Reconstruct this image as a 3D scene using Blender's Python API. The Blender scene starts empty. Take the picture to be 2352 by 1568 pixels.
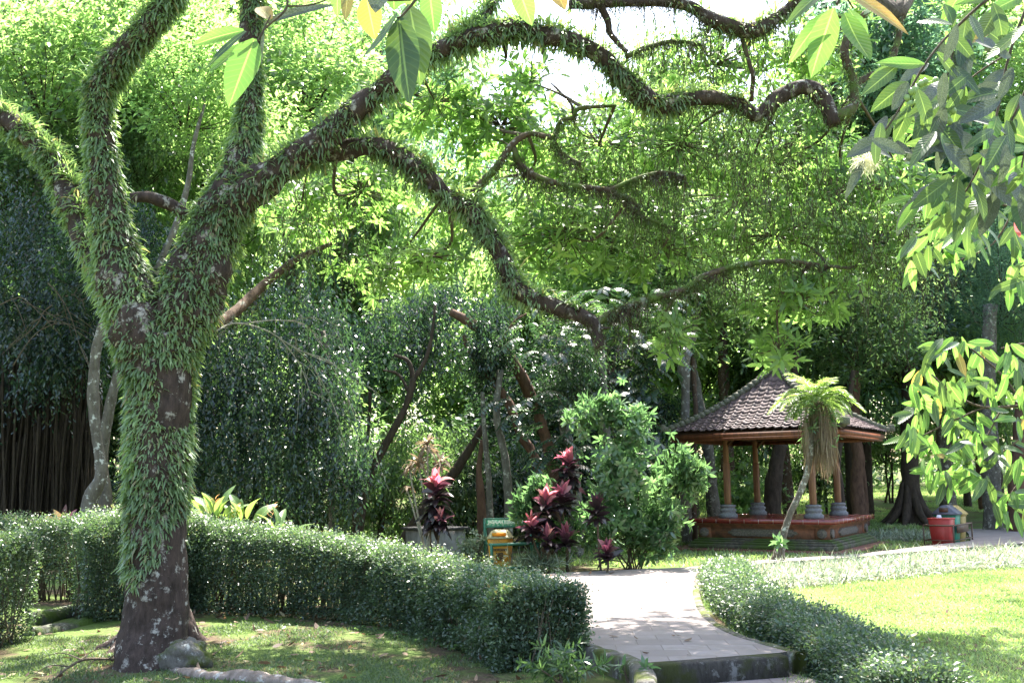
import bpy, bmesh, math
import numpy as np
from mathutils import Vector, Matrix, noise

rng = np.random.default_rng(11)
PI = math.pi
C = bpy.context.scene.collection
SC = bpy.context.scene

# ------------------------------------------------------------------ camera, sky, sun, exposure
F, CX, CY = 2290.0, 1176.0, 784.0            # focal length and centre, in units of a 2352 px wide picture
PITCH, ROLL = math.radians(8.0), math.radians(0.7)
CAM = np.array((0.0, 0.0, 1.7))
_R0 = np.array((1.0, 0, 0)); _F0 = np.array((0, math.cos(PITCH), math.sin(PITCH))); _U0 = np.array((0, -math.sin(PITCH), math.cos(PITCH)))
_R = math.cos(ROLL) * _R0 - math.sin(ROLL) * _U0
_U = math.sin(ROLL) * _R0 + math.cos(ROLL) * _U0
cam = bpy.data.objects.new('camera', bpy.data.cameras.new('camera')); C.objects.link(cam)
cam.data.sensor_width = 36; cam.data.lens = 36 * F / 2352
cam.data.clip_start = 0.05; cam.data.clip_end = 600
cam.matrix_world = Matrix(((_R[0], _U[0], -_F0[0], CAM[0]), (_R[1], _U[1], -_F0[1], CAM[1]), (_R[2], _U[2], -_F0[2], CAM[2]), (0, 0, 0, 1)))
SC.camera = cam

SUN_EL, SUN_AZ = math.radians(63), math.radians(16)
SUN = np.array((math.sin(SUN_AZ) * math.cos(SUN_EL), math.cos(SUN_AZ) * math.cos(SUN_EL), math.sin(SUN_EL)))
w = bpy.data.worlds.new('World'); SC.world = w; w.use_nodes = True
nt = w.node_tree; bg = nt.nodes['Background']; sk = nt.nodes.new('ShaderNodeTexSky')
sk.sky_type = 'NISHITA'; sk.sun_disc = False; sk.sun_elevation = SUN_EL; sk.sun_rotation = SUN_AZ
sk.air_density = 1.4; sk.dust_density = 3.0
nt.links.new(sk.outputs[0], bg.inputs[0]); bg.inputs[1].default_value = 0.11
sl = bpy.data.lights.new('sun', 'SUN'); sl.energy = 5.0; sl.angle = math.radians(0.53); sl.color = (1.0, 0.95, 0.86)
so = bpy.data.objects.new('sun', sl); C.objects.link(so); so.location = (5, 10, 30)
so.rotation_euler = Vector(SUN).to_track_quat('Z', 'Y').to_euler()
SC.view_settings.view_transform = 'Standard'; SC.view_settings.look = 'None'
SC.view_settings.exposure = 2.55; SC.view_settings.gamma = 1; SC.view_settings.use_curve_mapping = False
SC.cycles.max_bounces = 7; SC.cycles.diffuse_bounces = 4; SC.cycles.glossy_bounces = 2; SC.cycles.transmission_bounces = 5
SC.cycles.sample_clamp_indirect = 6; SC.cycles.use_denoising = True

# ------------------------------------------------------------------ helpers
def ray(px, py):
    d = (px - CX) / F * _R + (CY - py) / F * _U + _F0
    return d
def P(px, py, Y):
    d = ray(px, py); return CAM + d * (Y / d[1])
def G(px, py, z=0.0):
    d = ray(px, py); return CAM + d * ((z - CAM[2]) / d[2])
def PX(p, Y):                                  # metres per picture unit at depth Y
    return p * Y / F
def sst(a, b, x):
    t = np.clip((np.asarray(x, float) - a) / (b - a), 0, 1); return t * t * (3 - 2 * t)
def gz(x, y):
    return 0.12 * sst(9, 14, y) + 0.028 * np.maximum(0, np.asarray(y, float) - 27)
def unit(v):
    v = np.asarray(v, float); return v / np.maximum(np.linalg.norm(v, axis=-1, keepdims=True), 1e-9)

MATS = {}
class NT:
    def __init__(s, name):
        s.m = bpy.data.materials.new(name); s.m.use_nodes = True; s.t = s.m.node_tree
        s.b = s.t.nodes['Principled BSDF']; s.out = s.t.nodes['Material Output']; MATS[name] = s.m
    def n(s, kind, **k):
        o = s.t.nodes.new('ShaderNode' + kind)
        for a, v in k.items(): setattr(o, a, v)
        return o
    def l(s, a, b): s.t.links.new(a, b)
    def ramp(s, fac, stops):
        r = s.n('ValToRGB'); e = r.color_ramp.elements
        while len(e) < len(stops): e.new(0.5)
        for x, (p, c) in zip(e, stops): x.position = p; x.color = (*c, 1)
        s.l(fac, r.inputs[0]); return r.outputs[0]
    def noise(s, scale, detail=5, rough=.6, coord='Object', vec=None, stretch=None):
        t = s.n('TexNoise'); t.inputs['Scale'].default_value = scale; t.inputs['Detail'].default_value = detail; t.inputs['Roughness'].default_value = rough
        if vec is None:
            vec = s.n('TexCoord').outputs[coord]
        if stretch:
            mp = s.n('Mapping'); mp.inputs['Scale'].default_value = stretch; s.l(vec, mp.inputs[0]); vec = mp.outputs[0]
        s.l(vec, t.inputs['Vector']); return t.outputs['Fac']
    def mix(s, fac, a, b, typ='MIX'):
        m = s.n('Mix', data_type='RGBA', blend_type=typ)
        if isinstance(fac, (int, float)): m.inputs[0].default_value = fac
        else: s.l(fac, m.inputs[0])
        for i, v in ((6, a), (7, b)):
            if isinstance(v, tuple): m.inputs[i].default_value = (*v, 1)
            else: s.l(v, m.inputs[i])
        return m.outputs[2]
    def bump(s, h, strength=.5, dist=.02):
        b = s.n('Bump'); b.inputs['Strength'].default_value = strength; b.inputs['Distance'].default_value = dist
        s.l(h, b.inputs['Height']); s.l(b.outputs[0], s.b.inputs['Normal']); return b

LEAF_SAT = .73
def leaf_mat(name, stops, trans, tf=0.5, rough=0.4, spec=0.5, mid=False, spots=None, glare=None):
    s = NT(name); a = s.n('Attribute', attribute_name='v')
    col = s.ramp(a.outputs['Fac'], stops)
    if spots:
        nz = s.noise(330, 5, .8); f = s.ramp(nz, [(0.44, (0, 0, 0)), (0.66, (1, 1, 1))]); col = s.mix(f, col, spots)
    if mid:
        m = s.n('Attribute', attribute_name='m'); u = s.n('Attribute', attribute_name='u')
        a1 = s.n('Math', operation='MULTIPLY_ADD'); s.l(m.outputs['Fac'], a1.inputs[0]); a1.inputs[1].default_value = -11; u2 = s.n('Math', operation='MULTIPLY'); s.l(u.outputs['Fac'], u2.inputs[0]); u2.inputs[1].default_value = 75; s.l(u2.outputs[0], a1.inputs[2])
        sn = s.n('Math', operation='SINE'); s.l(a1.outputs[0], sn.inputs[0]); vf = s.ramp(sn.outputs[0], [(.80, (0, 0, 0)), (1, (.22, .22, .22))]); col = s.mix(vf, col, mid)
        nb = s.noise(22, 5, .7); col = s.mix(s.ramp(nb, [(.42, (0, 0, 0)), (.7, (.55, .55, .55))]), col, tuple(c * .45 for c in mid)); s.bump(sn.outputs[0], .25, .002)
        f = s.ramp(m.outputs['Fac'], [(0.03, (1, 1, 1)), (0.09, (0, 0, 0))])
        col = s.mix(f, col, mid)
    hs = s.n('HueSaturation'); hs.inputs['Saturation'].default_value = LEAF_SAT; s.l(col, hs.inputs['Color']); col = hs.outputs[0]
    s.l(col, s.b.inputs['Base Color']); s.b.inputs['Roughness'].default_value = rough
    s.b.inputs['Specular IOR Level'].default_value = spec
    t = s.n('BsdfTranslucent')
    br = s.mix(1.0, col, trans, 'MULTIPLY')
    s.l(br, t.inputs[0])
    mx = s.n('MixShader'); mx.inputs[0].default_value = tf
    s.l(s.b.outputs[0], mx.inputs[1]); s.l(t.outputs[0], mx.inputs[2]); s.l(mx.outputs[0], s.out.inputs[0])
    return s.m
def plain(name, col, rough=.6, nscale=8, var=.35, bump=0., metallic=0., spec=.4, stretch=None, col2=None, lo=.35, hi=.7):
    s = NT(name); nz = s.noise(nscale, 6, .65, stretch=stretch)
    c2 = col2 if col2 else tuple(x * (1 - var) for x in col)
    s.l(s.ramp(nz, [(lo, c2), (hi, col)]), s.b.inputs['Base Color'])
    s.b.inputs['Roughness'].default_value = rough; s.b.inputs['Metallic'].default_value = metallic; s.b.inputs['Specular IOR Level'].default_value = spec
    if bump: s.bump(nz, bump, .02)
    return s.m

# ---- mesh assembly in numpy
class MB:
    def __init__(s): s.V = []; s.F = []; s.M = []; s.A = []; s.A2 = []; s.A3 = []; s.nv = 0
    def add(s, V, faces, mi=0, v=0.5, m=1.0, u=0.):
        V = np.asarray(V, float).reshape(-1, 3); s.A3.append(np.broadcast_to(np.asarray(u, float), (len(V),)).copy())
        for f in (faces if isinstance(faces, list) else [faces]):
            f = np.asarray(f, np.int64)
            if f.size: s.F.append(f + s.nv); s.M.append(np.full(len(f), mi, np.int32))
        s.V.append(V); s.A.append(np.broadcast_to(np.asarray(v, float), (len(V),)).copy()); s.A2.append(np.broadcast_to(np.asarray(m, float), (len(V),)).copy())
        s.nv += len(V); return s
    def build(s, name, mats, parent=None, smooth=False, loc=None):
        me = bpy.data.meshes.new(name)
        V = np.concatenate(s.V) if s.V else np.zeros((0, 3))
        if loc is not None: V = V - np.asarray(loc)
        tot = [np.full(len(f), f.shape[1], np.int32) for f in s.F]; tot = np.concatenate(tot)
        idx = np.concatenate([f.ravel() for f in s.F]).astype(np.int32)
        me.vertices.add(len(V)); me.vertices.foreach_set('co', V.astype(np.float32).ravel())
        me.loops.add(len(idx)); me.loops.foreach_set('vertex_index', idx)
        me.polygons.add(len(tot)); st = np.concatenate(([0], np.cumsum(tot)[:-1])).astype(np.int32)
        me.polygons.foreach_set('loop_start', st); me.polygons.foreach_set('loop_total', tot)
        me.polygons.foreach_set('material_index', np.concatenate(s.M))
        if smooth: me.polygons.foreach_set('use_smooth', np.ones(len(tot), bool))
        for nm, arr in (('v', s.A), ('m', s.A2), ('u', s.A3)):
            at = me.attributes.new(nm, 'FLOAT', 'POINT'); at.data.foreach_set('value', np.concatenate(arr).astype(np.float32))
        me.update(calc_edges=True); me.validate()
        for m in (mats if isinstance(mats, (list, tuple)) else [mats]): me.materials.append(MATS[m] if isinstance(m, str) else m)
        o = bpy.data.objects.new(name, me); C.objects.link(o)
        if parent is not None: o.parent = parent
        if loc is not None: o.location = loc
        return o
def tag(o, label=None, cat=None, group=None, kind=None):
    for k, v in (('label', label), ('category', cat), ('group', group), ('kind', kind)):
        if v: o[k] = v
    return o
def thing(name, label, cat, loc=(0, 0, 0), rz=0, group=None):
    o = bpy.data.objects.new(name, None); C.objects.link(o); o.location = loc; o.rotation_euler = (0, 0, rz); o.empty_display_size = .1
    return tag(o, label, cat, group)

def catmull(pts, n):
    pts = np.asarray(pts, float); p = np.vstack([2 * pts[0] - pts[1], pts, 2 * pts[-1] - pts[-2]]); out = []
    for i in range(1, len(p) - 2):
        t = np.linspace(0, 1, n, endpoint=False)[:, None]
        a, b, c, d = p[i - 1], p[i], p[i + 1], p[i + 2]
        out.append(.5 * (2 * b + (c - a) * t + (2 * a - 5 * b + 4 * c - d) * t ** 2 + (3 * b - a - 3 * c + d) * t ** 3))
    out.append(pts[-1:]); return np.vstack(out)
def frames(p):
    t = unit(np.gradient(p, axis=0)); n = np.zeros_like(t)
    a = np.array((0, 1, 0.)) if abs(t[0][1]) < .8 else np.array((1, 0, 0.))
    n[0] = unit(a - t[0] * (a @ t[0]))
    for i in range(1, len(p)):
        v = n[i - 1] - t[i] * (n[i - 1] @ t[i]); n[i] = unit(v)
    return t, n, np.cross(t, n)
def tube(mb, pts, rad, seg=8, sub=4, mi=0, v=.5, bumps=0., bscale=4., cap=True, flat=None):
    """tapered tube along a smooth line; returns what ferns need to sit on it"""
    q = np.hstack([np.asarray(pts, float), np.asarray(rad, float)[:, None]]); q = catmull(q, sub) if len(q) > 2 or sub > 1 else q
    p, r = q[:, :3], np.maximum(q[:, 3], .0008); t, n, b = frames(p)
    ang = np.linspace(0, 2 * PI, seg, endpoint=False)
    dirs = n[:, None] * np.cos(ang)[None, :, None] + b[:, None] * np.sin(ang)[None, :, None]
    R = np.repeat(r[:, None], seg, 1)
    if bumps:
        base = p[:, None] + dirs * R[..., None]
        k = np.array([noise.fractal(Vector(x * bscale), .9, 2.1, 4) for x in base.reshape(-1, 3)]).reshape(R.shape)
        R = R * (1 + bumps * k)
    V = p[:, None] + dirs * R[..., None]
    N = len(p); i = np.arange(N - 1)[:, None] * seg; j = np.arange(seg)[None]; j2 = (j + 1) % seg
    Fq = np.stack([i + j, i + j2, i + seg + j2, i + seg + j], -1).reshape(-1, 4)
    fs = [Fq]
    if cap: fs += [np.arange(seg)[::-1][None], (np.arange(seg) + (N - 1) * seg)[None]]
    mb.add(V.reshape(-1, 3), fs, mi, v)
    return dict(p=p, r=r, t=t, n=n, b=b)
def box(mb, c, s, mi=0, rot=0, taper=(1, 1), v=.5, bev=0.):
    """box centred at c (x,y) with its bottom at c[2], size s; taper scales the top"""
    x, y, z = s[0] / 2, s[1] / 2, s[2]
    if bev:
        b = min(bev, x * .9, y * .9, z * .45)
        ring = lambda X, Y, Z: [(-X + b, -Y, Z), (X - b, -Y, Z), (X, -Y + b, Z), (X, Y - b, Z), (X - b, Y, Z), (-X + b, Y, Z), (-X, Y - b, Z), (-X, -Y + b, Z)]
        def shr(X, Y, Z): return [(-X + b * 1.6, -Y + b * .6, Z), (X - b * 1.6, -Y + b * .6, Z), (X - b * .6, -Y + b * 1.6, Z), (X - b * .6, Y - b * 1.6, Z), (X - b * 1.6, Y - b * .6, Z), (-X + b * 1.6, Y - b * .6, Z), (-X + b * .6, Y - b * 1.6, Z), (-X + b * .6, -Y + b * 1.6, Z)]
        V = np.array(shr(x, y, 0) + ring(x, y, b) + ring(x * taper[0], y * taper[1], z - b) + shr(x * taper[0], y * taper[1], z)); n = 8
    else:
        V = np.array([(-x, -y, 0), (x, -y, 0), (x, y, 0), (-x, y, 0), (-x * taper[0], -y * taper[1], z), (x * taper[0], -y * taper[1], z), (x * taper[0], y * taper[1], z), (-x * taper[0], y * taper[1], z)]); n = 4
    k = len(V) // n; cr, sr = math.cos(rot), math.sin(rot)
    V = np.c_[V[:, 0] * cr - V[:, 1] * sr, V[:, 0] * sr + V[:, 1] * cr, V[:, 2]] + np.asarray(c, float)
    q = [[i * n + j, i * n + (j + 1) % n, (i + 1) * n + (j + 1) % n, (i + 1) * n + j] for i in range(k - 1) for j in range(n)]
    mb.add(V, [np.array(q), np.arange(n)[::-1][None], (np.arange(n) + (k - 1) * n)[None]], mi, v)
def stack(mb, rings, n, mi=0, rot0=0., c=(0, 0, 0), sq=(1, 1), v=.5):
    """rings of (radius, z) with n sides"""
    a = np.linspace(0, 2 * PI, n, endpoint=False) + rot0; V = []
    for r, z in rings: V += [(c[0] + r * sq[0] * math.cos(t), c[1] + r * sq[1] * math.sin(t), c[2] + z) for t in a]
    k = len(rings)
    q = [[i * n + j, i * n + (j + 1) % n, (i + 1) * n + (j + 1) % n, (i + 1) * n + j] for i in range(k - 1) for j in range(n)]
    mb.add(V, [np.array(q), np.arange(n)[::-1][None], (np.arange(n) + (k - 1) * n)[None]], mi, v)
def blob(mb, c, r, mi=0, seed=0, rough=.25, nu=22, nv=14, v=.5):
    V = []
    for i in range(nv + 1):
        for j in range(nu):
            th = PI * i / nv; ph = 2 * PI * j / nu
            d = Vector((math.sin(th) * math.cos(ph), math.sin(th) * math.sin(ph), math.cos(th)))
            k = 1 + rough * noise.fractal(d * 1.7 + Vector((seed, seed, 0)), .9, 2., 4)
            V.append((c[0] + d.x * r[0] * k, c[1] + d.y * r[1] * k, c[2] + d.z * r[2] * k))
    q = [[i * nu + j, (i + 1) * nu + j, (i + 1) * nu + (j + 1) % nu, i * nu + (j + 1) % nu] for i in range(nv) for j in range(nu)]
    mb.add(V, np.array(q), mi, v)

# ---- leaves
def leaves(mb, pos, d, nrm, L, W, curl=0., mi=0, v=None, detail=1):
    """detail 0: one folded quad; 1: six-point leaf bent along its length"""
    pos = np.asarray(pos, float); N = len(pos)
    if N == 0: return
    d = unit(np.broadcast_to(d, (N, 3))); nrm = np.broadcast_to(nrm, (N, 3)); s = unit(np.cross(d, nrm)); n = np.cross(s, d)
    L = np.broadcast_to(L, (N,))[:, None]; W = np.broadcast_to(W, (N,))[:, None]; cu = np.broadcast_to(curl, (N,))[:, None]
    if v is None: v = rng.random(N)
    v = np.broadcast_to(v, (N,))
    if detail == 0:
        V = np.stack([pos, pos + L * .45 * d + W * s * .5 + n * L * .06, pos + L * d - n * L * cu, pos + L * .45 * d - W * s * .5 + n * L * .06], 1)
        f = np.arange(N)[:, None] * 4 + np.arange(4)[None]; mb.add(V.reshape(-1, 3), f, mi, np.repeat(v, 4))
    else:
        a = pos + L * .3 * d - n * L * cu * .05; b = pos + L * .68 * d - n * L * cu * .42; e = pos + L * d - n * L * cu
        V = np.stack([pos, a + s * W * .46, a - s * W * .46, b + s * W * .42, b - s * W * .42, e], 1)
        o = np.arange(N)[:, None] * 6
        mb.add(V.reshape(-1, 3), [o + np.array([0, 1, 2]), o + np.array([2, 1, 3, 4]), o + np.array([4, 3, 5])], mi, np.repeat(v, 6))
def rosettes(mb, cen, axis, k, L, wr, spread=(.9, 1.7), curl=.25, mi=0, var=.15, base=None, lift=0.):
    """k leaves radiating from each centre"""
    cen = np.asarray(cen, float); N = len(cen); axis = unit(np.broadcast_to(axis, (N, 3)))
    h = unit(np.cross(axis, unit(rng.normal(size=(N, 3))))); g = np.cross(axis, h)
    ph = rng.random((N, 1)) * 6.28 + np.arange(k)[None] * 2.4 + rng.normal(0, .2, (N, k)); th = rng.uniform(*spread, (N, k))
    out = h[:, None] * np.cos(ph)[..., None] + g[:, None] * np.sin(ph)[..., None]
    d = out * np.sin(th)[..., None] + axis[:, None] * np.cos(th)[..., None]
    nr = axis[:, None] * np.sin(th)[..., None] - out * np.cos(th)[..., None] + rng.normal(0, .25, (N, k, 3))
    ps = cen[:, None] + d * .01 + axis[:, None] * (rng.random((N, k, 1)) - .5) * L * .35
    LL = L * rng.uniform(.65, 1.15, N * k)
    base = rng.random(N) if base is None else base
    vv = np.clip(np.repeat(base, k) + rng.normal(0, var, N * k), 0, 1)
    leaves(mb, ps.reshape(-1, 3), d.reshape(-1, 3), nr.reshape(-1, 3), LL, LL * wr, curl * rng.uniform(.3, 1.4, N * k), mi, vv, 1)
def straps(mb, p0, d0, L, W, bend, down=(0, 0, -1), mi=0, v=None, seg=3, prof=(.45, 1, .85, .08)):
    """bent ribbon leaves: fern fronds, grass"""
    N = len(p0); down = np.asarray(down, float); d = unit(d0); L = np.broadcast_to(L, (N,))[:, None]; W = np.broadcast_to(W, (N,))[:, None]; bend = np.broadcast_to(bend, (N,))[:, None]
    s = unit(np.cross(d, np.asarray(rng.normal(0, .35, (N, 3))) + down)); pts = [p0]; p = p0
    for i in range(seg):
        p = p + d * L / seg; pts.append(p); d = unit(d + down * bend)
    V = np.stack([x for i, q in enumerate(pts) for x in (q + s * W * prof[i] * .5, q - s * W * prof[i] * .5)], 1)
    m = 2 * (seg + 1); o = np.arange(N)[:, None] * m
    if v is None: v = rng.random(N)
    mb.add(V.reshape(-1, 3), [o + np.array([2 * i, 2 * i + 1, 2 * i + 3, 2 * i + 2]) for i in range(seg)], mi, np.repeat(v, m))
def on_tube(T, n, t0=0., t1=1.):
    """n random points on a tube: position, outward normal, tangent"""
    k = rng.uniform(t0, t1, n) * (len(T['p']) - 1.001); i = k.astype(int); f = (k - i)[:, None]
    L = lambda a: a[i] * (1 - f) + a[i + 1] * f
    p, t = L(T['p']), unit(L(T['t'])); nn, bb = unit(L(T['n'])), unit(L(T['b'])); r = T['r'][i] * (1 - f[:, 0]) + T['r'][i + 1] * f[:, 0]
    a = rng.random(n) * 2 * PI; o = nn * np.cos(a)[:, None] + bb * np.sin(a)[:, None]
    return p + o * r[:, None], o, t, r
def tube_len(T): return np.linalg.norm(np.diff(T['p'], axis=0), axis=1).sum()
def vnoise(p, s, off=0.): return np.array([noise.noise(Vector(x) * s + Vector((off, 0, 0))) for x in p])
def in_ball(n, shell=0.):
    d = unit(rng.normal(size=(n, 3))); r = (shell + (1 - shell) * rng.random(n)) ** (1 / 3.) if shell == 0 else (shell + (1 - shell) * rng.random(n) ** .7)
    return d * r[:, None]
UP = np.array((0, 0, 1.))

# big foreground leaf, a curved grid with a pointed outline
def big_leaf(mb, a, b, w, nrm, arch=.12, fold=.15, mi=0, v=.5, n=9, wave=.0):
    a, b = np.asarray(a, float), np.asarray(b, float); L = np.linalg.norm(b - a); d = (b - a) / L; s = unit(np.cross(d, nrm)); n_ = np.cross(s, d)
    V, m, uu = [], [], []; ph = rng.random() * 6
    for i in range(n + 1):
        t = i / n; wd = w * .5 * (math.sin(PI * min(1, t ** .85)) ** .75) * (1 - .15 * t) + (.004 if i in (0,) else .0)
        for j in (-1, -.5, 0, .5, 1):
            V.append(a + d * L * t + n_ * (L * arch * math.sin(PI * t) + abs(j) * fold * wd + math.sin(t * 9 + ph) * wave * w * abs(j)) + s * wd * j); m.append(abs(j)); uu.append(t)
    q = [[i * 5 + j, i * 5 + j + 1, (i + 1) * 5 + j + 1, (i + 1) * 5 + j] for i in range(n) for j in range(4)]
    mb.add(V, np.array(q), mi, v, m, uu)

# ------------------------------------------------------------------ materials
Lf = leaf_mat
Lf('leaf_bright', [(0, (.045, .095, .022)), (.5, (.085, .16, .035)), (1, (.14, .22, .06))], (3.2, 3.4, 2.2), .64, .3, .8)
Lf('leaf_main', [(0, (.03, .08, .014)), (.5, (.07, .15, .02)), (.95, (.11, .2, .03)), (1, (.12, .2, .04))], (3.2, 3.4, 2.0), .62, .3, .7)
Lf('leaf_mid', [(0, (.028, .068, .024)), (.6, (.055, .115, .034)), (1, (.10, .17, .05))], (2.6, 2.9, 1.6), .5, .28, .8)
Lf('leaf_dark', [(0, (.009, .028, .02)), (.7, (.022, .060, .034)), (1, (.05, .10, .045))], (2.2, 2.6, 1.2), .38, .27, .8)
Lf('leaf_blue', [(0, (.04, .09, .065)), (.6, (.065, .135, .085)), (1, (.12, .20, .09))], (2.4, 2.9, 2.0), .55, .4, .5)
Lf('leaf_hedge', [(0, (.035, .07, .038)), (.6, (.08, .14, .07)), (.93, (.13, .2, .09)), (1, (.16, .11, .05))], (1.8, 2.1, 1.0), .35, .36, .8)
Lf('leaf_fern', [(0, (.08, .14, .05)), (.5, (.16, .26, .10)), (.93, (.26, .37, .14)), (1, (.32, .24, .10))], (1.9, 2.1, 1.0), .4, .42, .6)
Lf('leaf_shrub', [(0, (.04, .10, .04)), (.6, (.07, .155, .06)), (1, (.12, .20, .08))], (2.4, 2.8, 1.6), .42, .26, 1.0)
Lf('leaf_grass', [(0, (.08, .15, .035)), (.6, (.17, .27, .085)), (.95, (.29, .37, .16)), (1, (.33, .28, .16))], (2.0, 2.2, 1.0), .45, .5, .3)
Lf('leaf_grass_shaded', [(0, (.05, .085, .03)), (.6, (.085, .14, .05)), (.95, (.13, .19, .07)), (1, (.2, .16, .08))], (1.8, 2.0, 1.0), .4, .5, .3)  # darker copy of leaf_grass: the left lawn's shade put into the colour
Lf('leaf_border', [(0, (.06, .10, .05)), (.45, (.15, .22, .12)), (.8, (.36, .44, .34)), (1, (.3, .24, .14))], (1.4, 1.4, 1.1), .35, .45, .4)
Lf('leaf_palm', [(0, (.07, .14, .03)), (.6, (.11, .21, .05)), (1, (.17, .26, .07))], (2.2, 2.2, 1.0), .5, .4, .4)
Lf('leaf_dead', [(0, (.14, .085, .055)), (.6, (.26, .18, .10)), (1, (.36, .27, .17))], (1.3, 1.2, 1.0), .3, .7, .2)
Lf('leaf_litter', [(0, (.07, .035, .02)), (.5, (.14, .07, .035)), (.85, (.22, .12, .06)), (1, (.3, .24, .08))], (1.3, 1.1, .9), .2, .6, .3)
Lf('leaf_red', [(0, (.022, .012, .018)), (.45, (.06, .014, .03)), (.72, (.42, .03, .12)), (1, (.6, .16, .15))], (1.7, 1.2, 1.3), .4, .28, .9)
Lf('leaf_heliconia', [(0, (.05, .14, .03)), (1, (.11, .24, .05))], (2.6, 2.4, 1.0), .5, .35, .5, mid=(.2, .3, .08))
Lf('flower_orange', [(0, (.7, .25, .02)), (1, (.8, .42, .06))], (1.2, 1.1, .8), .35, .5, .3)
Lf('near_bright', [(0, (.07, .17, .02)), (1, (.09, .21, .025))], (1.5, 1.9, .9), .6, .4, .4, mid=(.3, .38, .08))
Lf('near_green', [(0, (.02, .06, .022)), (1, (.05, .11, .03))], (2.2, 2.3, .9), .42, .38, .5, mid=(.13, .22, .06))
Lf('near_dusty', [(0, (.03, .055, .035)), (1, (.06, .085, .055))], (1.3, 1.5, .9), .2, .5, .5, mid=(.10, .13, .08), spots=(.17, .18, .175))
Lf('near_yellow', [(0, (.2, .24, .02)), (1, (.42, .26, .03))], (1.4, 1.2, .6), .5, .45, .4, mid=(.45, .45, .1), spots=(.3, .15, .03))
Lf('near_red', [(0, (.4, .02, .03)), (1, (.5, .03, .03))], (1.5, 1, 1), .4, .4, .4)
Lf('flower_cream', [(0, (.6, .6, .35)), (1, (.75, .72, .5))], (1.1, 1.1, 1), .3, .6, .2)
plain('berry', (.3, .42, .14), .4, 60, .2)

def bark(name, c1, c2, lichen=None, scale=14, moss=None, bump=.8):
    s = NT(name); nz = s.noise(scale, 9, .7, stretch=(1, 1, .35)); col = s.ramp(nz, [(.3, c1), (.68, c2)])
    if lichen:
        n2 = s.noise(9, 6, .7); col = s.mix(s.ramp(n2, [(.56, (0, 0, 0)), (.64, (1, 1, 1))]), col, lichen)
    if moss:
        n3 = s.noise(3.5, 4, .6); col = s.mix(s.ramp(n3, [(.45, (0, 0, 0)), (.6, (1, 1, 1))]), col, moss)
    s.l(col, s.b.inputs['Base Color']); s.b.inputs['Roughness'].default_value = .9; s.b.inputs['Specular IOR Level'].default_value = .2
    s.bump(nz, bump, .03); return s.m
bark('bark_main', (.018, .013, .011), (.085, .058, .05), (.34, .31, .28), 16)
bark('bark_root', (.10, .075, .06), (.30, .24, .21), (.42, .40, .37), 16)
bark('bark_dark', (.02, .015, .012), (.07, .05, .038), None, 12)
bark('bark_brown', (.035, .022, .015), (.13, .082, .06), (.26, .25, .22), 12)
bark('bark_pale', (.06, .05, .04), (.19, .165, .14), (.5, .49, .45), 10)
bark('bark_grey', (.045, .04, .035), (.16, .145, .125), (.34, .33, .3), 12)
bark('bark_aerial', (.014, .011, .008), (.055, .04, .027), None, 20)
bark('bark_mossy', (.03, .021, .014), (.12, .085, .055), (.33, .31, .27), 16, (.08, .12, .025))
bark('bark_red', (.04, .022, .016), (.15, .085, .06), None, 9)
bark('twig', (.05, .038, .028), (.16, .125, .09), None, 30)
bark('twig_pale', (.22, .20, .17), (.42, .39, .34), None, 30)
bark('stone_kerb', (.05, .045, .038), (.17, .155, .14), (.36, .36, .33), 18, (.07, .085, .02))
bark('stone_step', (.02, .018, .016), (.075, .068, .062), (.16, .155, .15), 18, (.04, .045, .015))
bark('stone_moss', (.035, .035, .028), (.10, .10, .085), (.25, .25, .22), 18, (.05, .08, .015))

def ground_mat():
    s = NT('soil_grass'); n1 = s.noise(1.1, 8, .65); n2 = s.noise(28, 5, .7); n3 = s.noise(.35, 4, .5)
    soil = s.ramp(n2, [(.3, (.045, .032, .022)), (.7, (.13, .095, .065))]); moss = s.ramp(n2, [(.3, (.055, .085, .022)), (.7, (.12, .17, .05))])
    col = s.mix(s.ramp(n1, [(.42, (0, 0, 0)), (.54, (1, 1, 1))]), soil, moss); s.l(col, s.b.inputs['Base Color']); s.b.inputs['Roughness'].default_value = .95
    s.b.inputs['Specular IOR Level'].default_value = .1; s.bump(n2, .7, .03)
ground_mat()
def path_mat():
    s = NT('paving'); tc = s.n('TexCoord'); mp = s.n('Mapping'); mp.inputs['Rotation'].default_value = (0, 0, math.radians(3)); s.l(tc.outputs['Object'], mp.inputs[0])
    br = s.n('TexBrick'); br.inputs['Scale'].default_value = 1.0; br.inputs['Brick Width'].default_value = .42; br.inputs['Row Height'].default_value = .30
    br.inputs['Mortar Size'].default_value = .007; br.inputs['Color1'].default_value = (.19, .16, .158, 1); br.inputs['Color2'].default_value = (.27, .235, .23, 1); br.inputs['Mortar'].default_value = (.17, .14, .125, 1)
    br.inputs['Mortar Smooth'].default_value = .4; s.l(mp.outputs[0], br.inputs['Vector'])
    nz = s.noise(5, 7, .7); n2 = s.noise(90, 4, .7)
    col = s.mix(s.ramp(nz, [(.38, (.75, .75, .75)), (.62, (0, 0, 0))]), br.outputs['Color'], (.19, .16, .14))
    col = s.mix(s.ramp(n2, [(.35, (.35, .35, .35)), (.6, (0, 0, 0))]), col, (.2, .16, .15))
    s.l(col, s.b.inputs['Base Color']); s.b.inputs['Roughness'].default_value = .85; s.b.inputs['Specular IOR Level'].default_value = .3
    inv = s.n('Math', operation='SUBTRACT'); inv.inputs[0].default_value = 1; s.l(br.outputs['Fac'], inv.inputs[1])
    s.bump(inv.outputs[0], .6, .01)
path_mat()
plain('roof_tile', (.13, .08, .078), .7, 9, .5, .5, spec=.35, col2=(.035, .025, .025))
plain('roof_ridge', (.16, .14, .12), .9, 20, .5, .8, col2=(.05, .06, .03))
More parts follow.
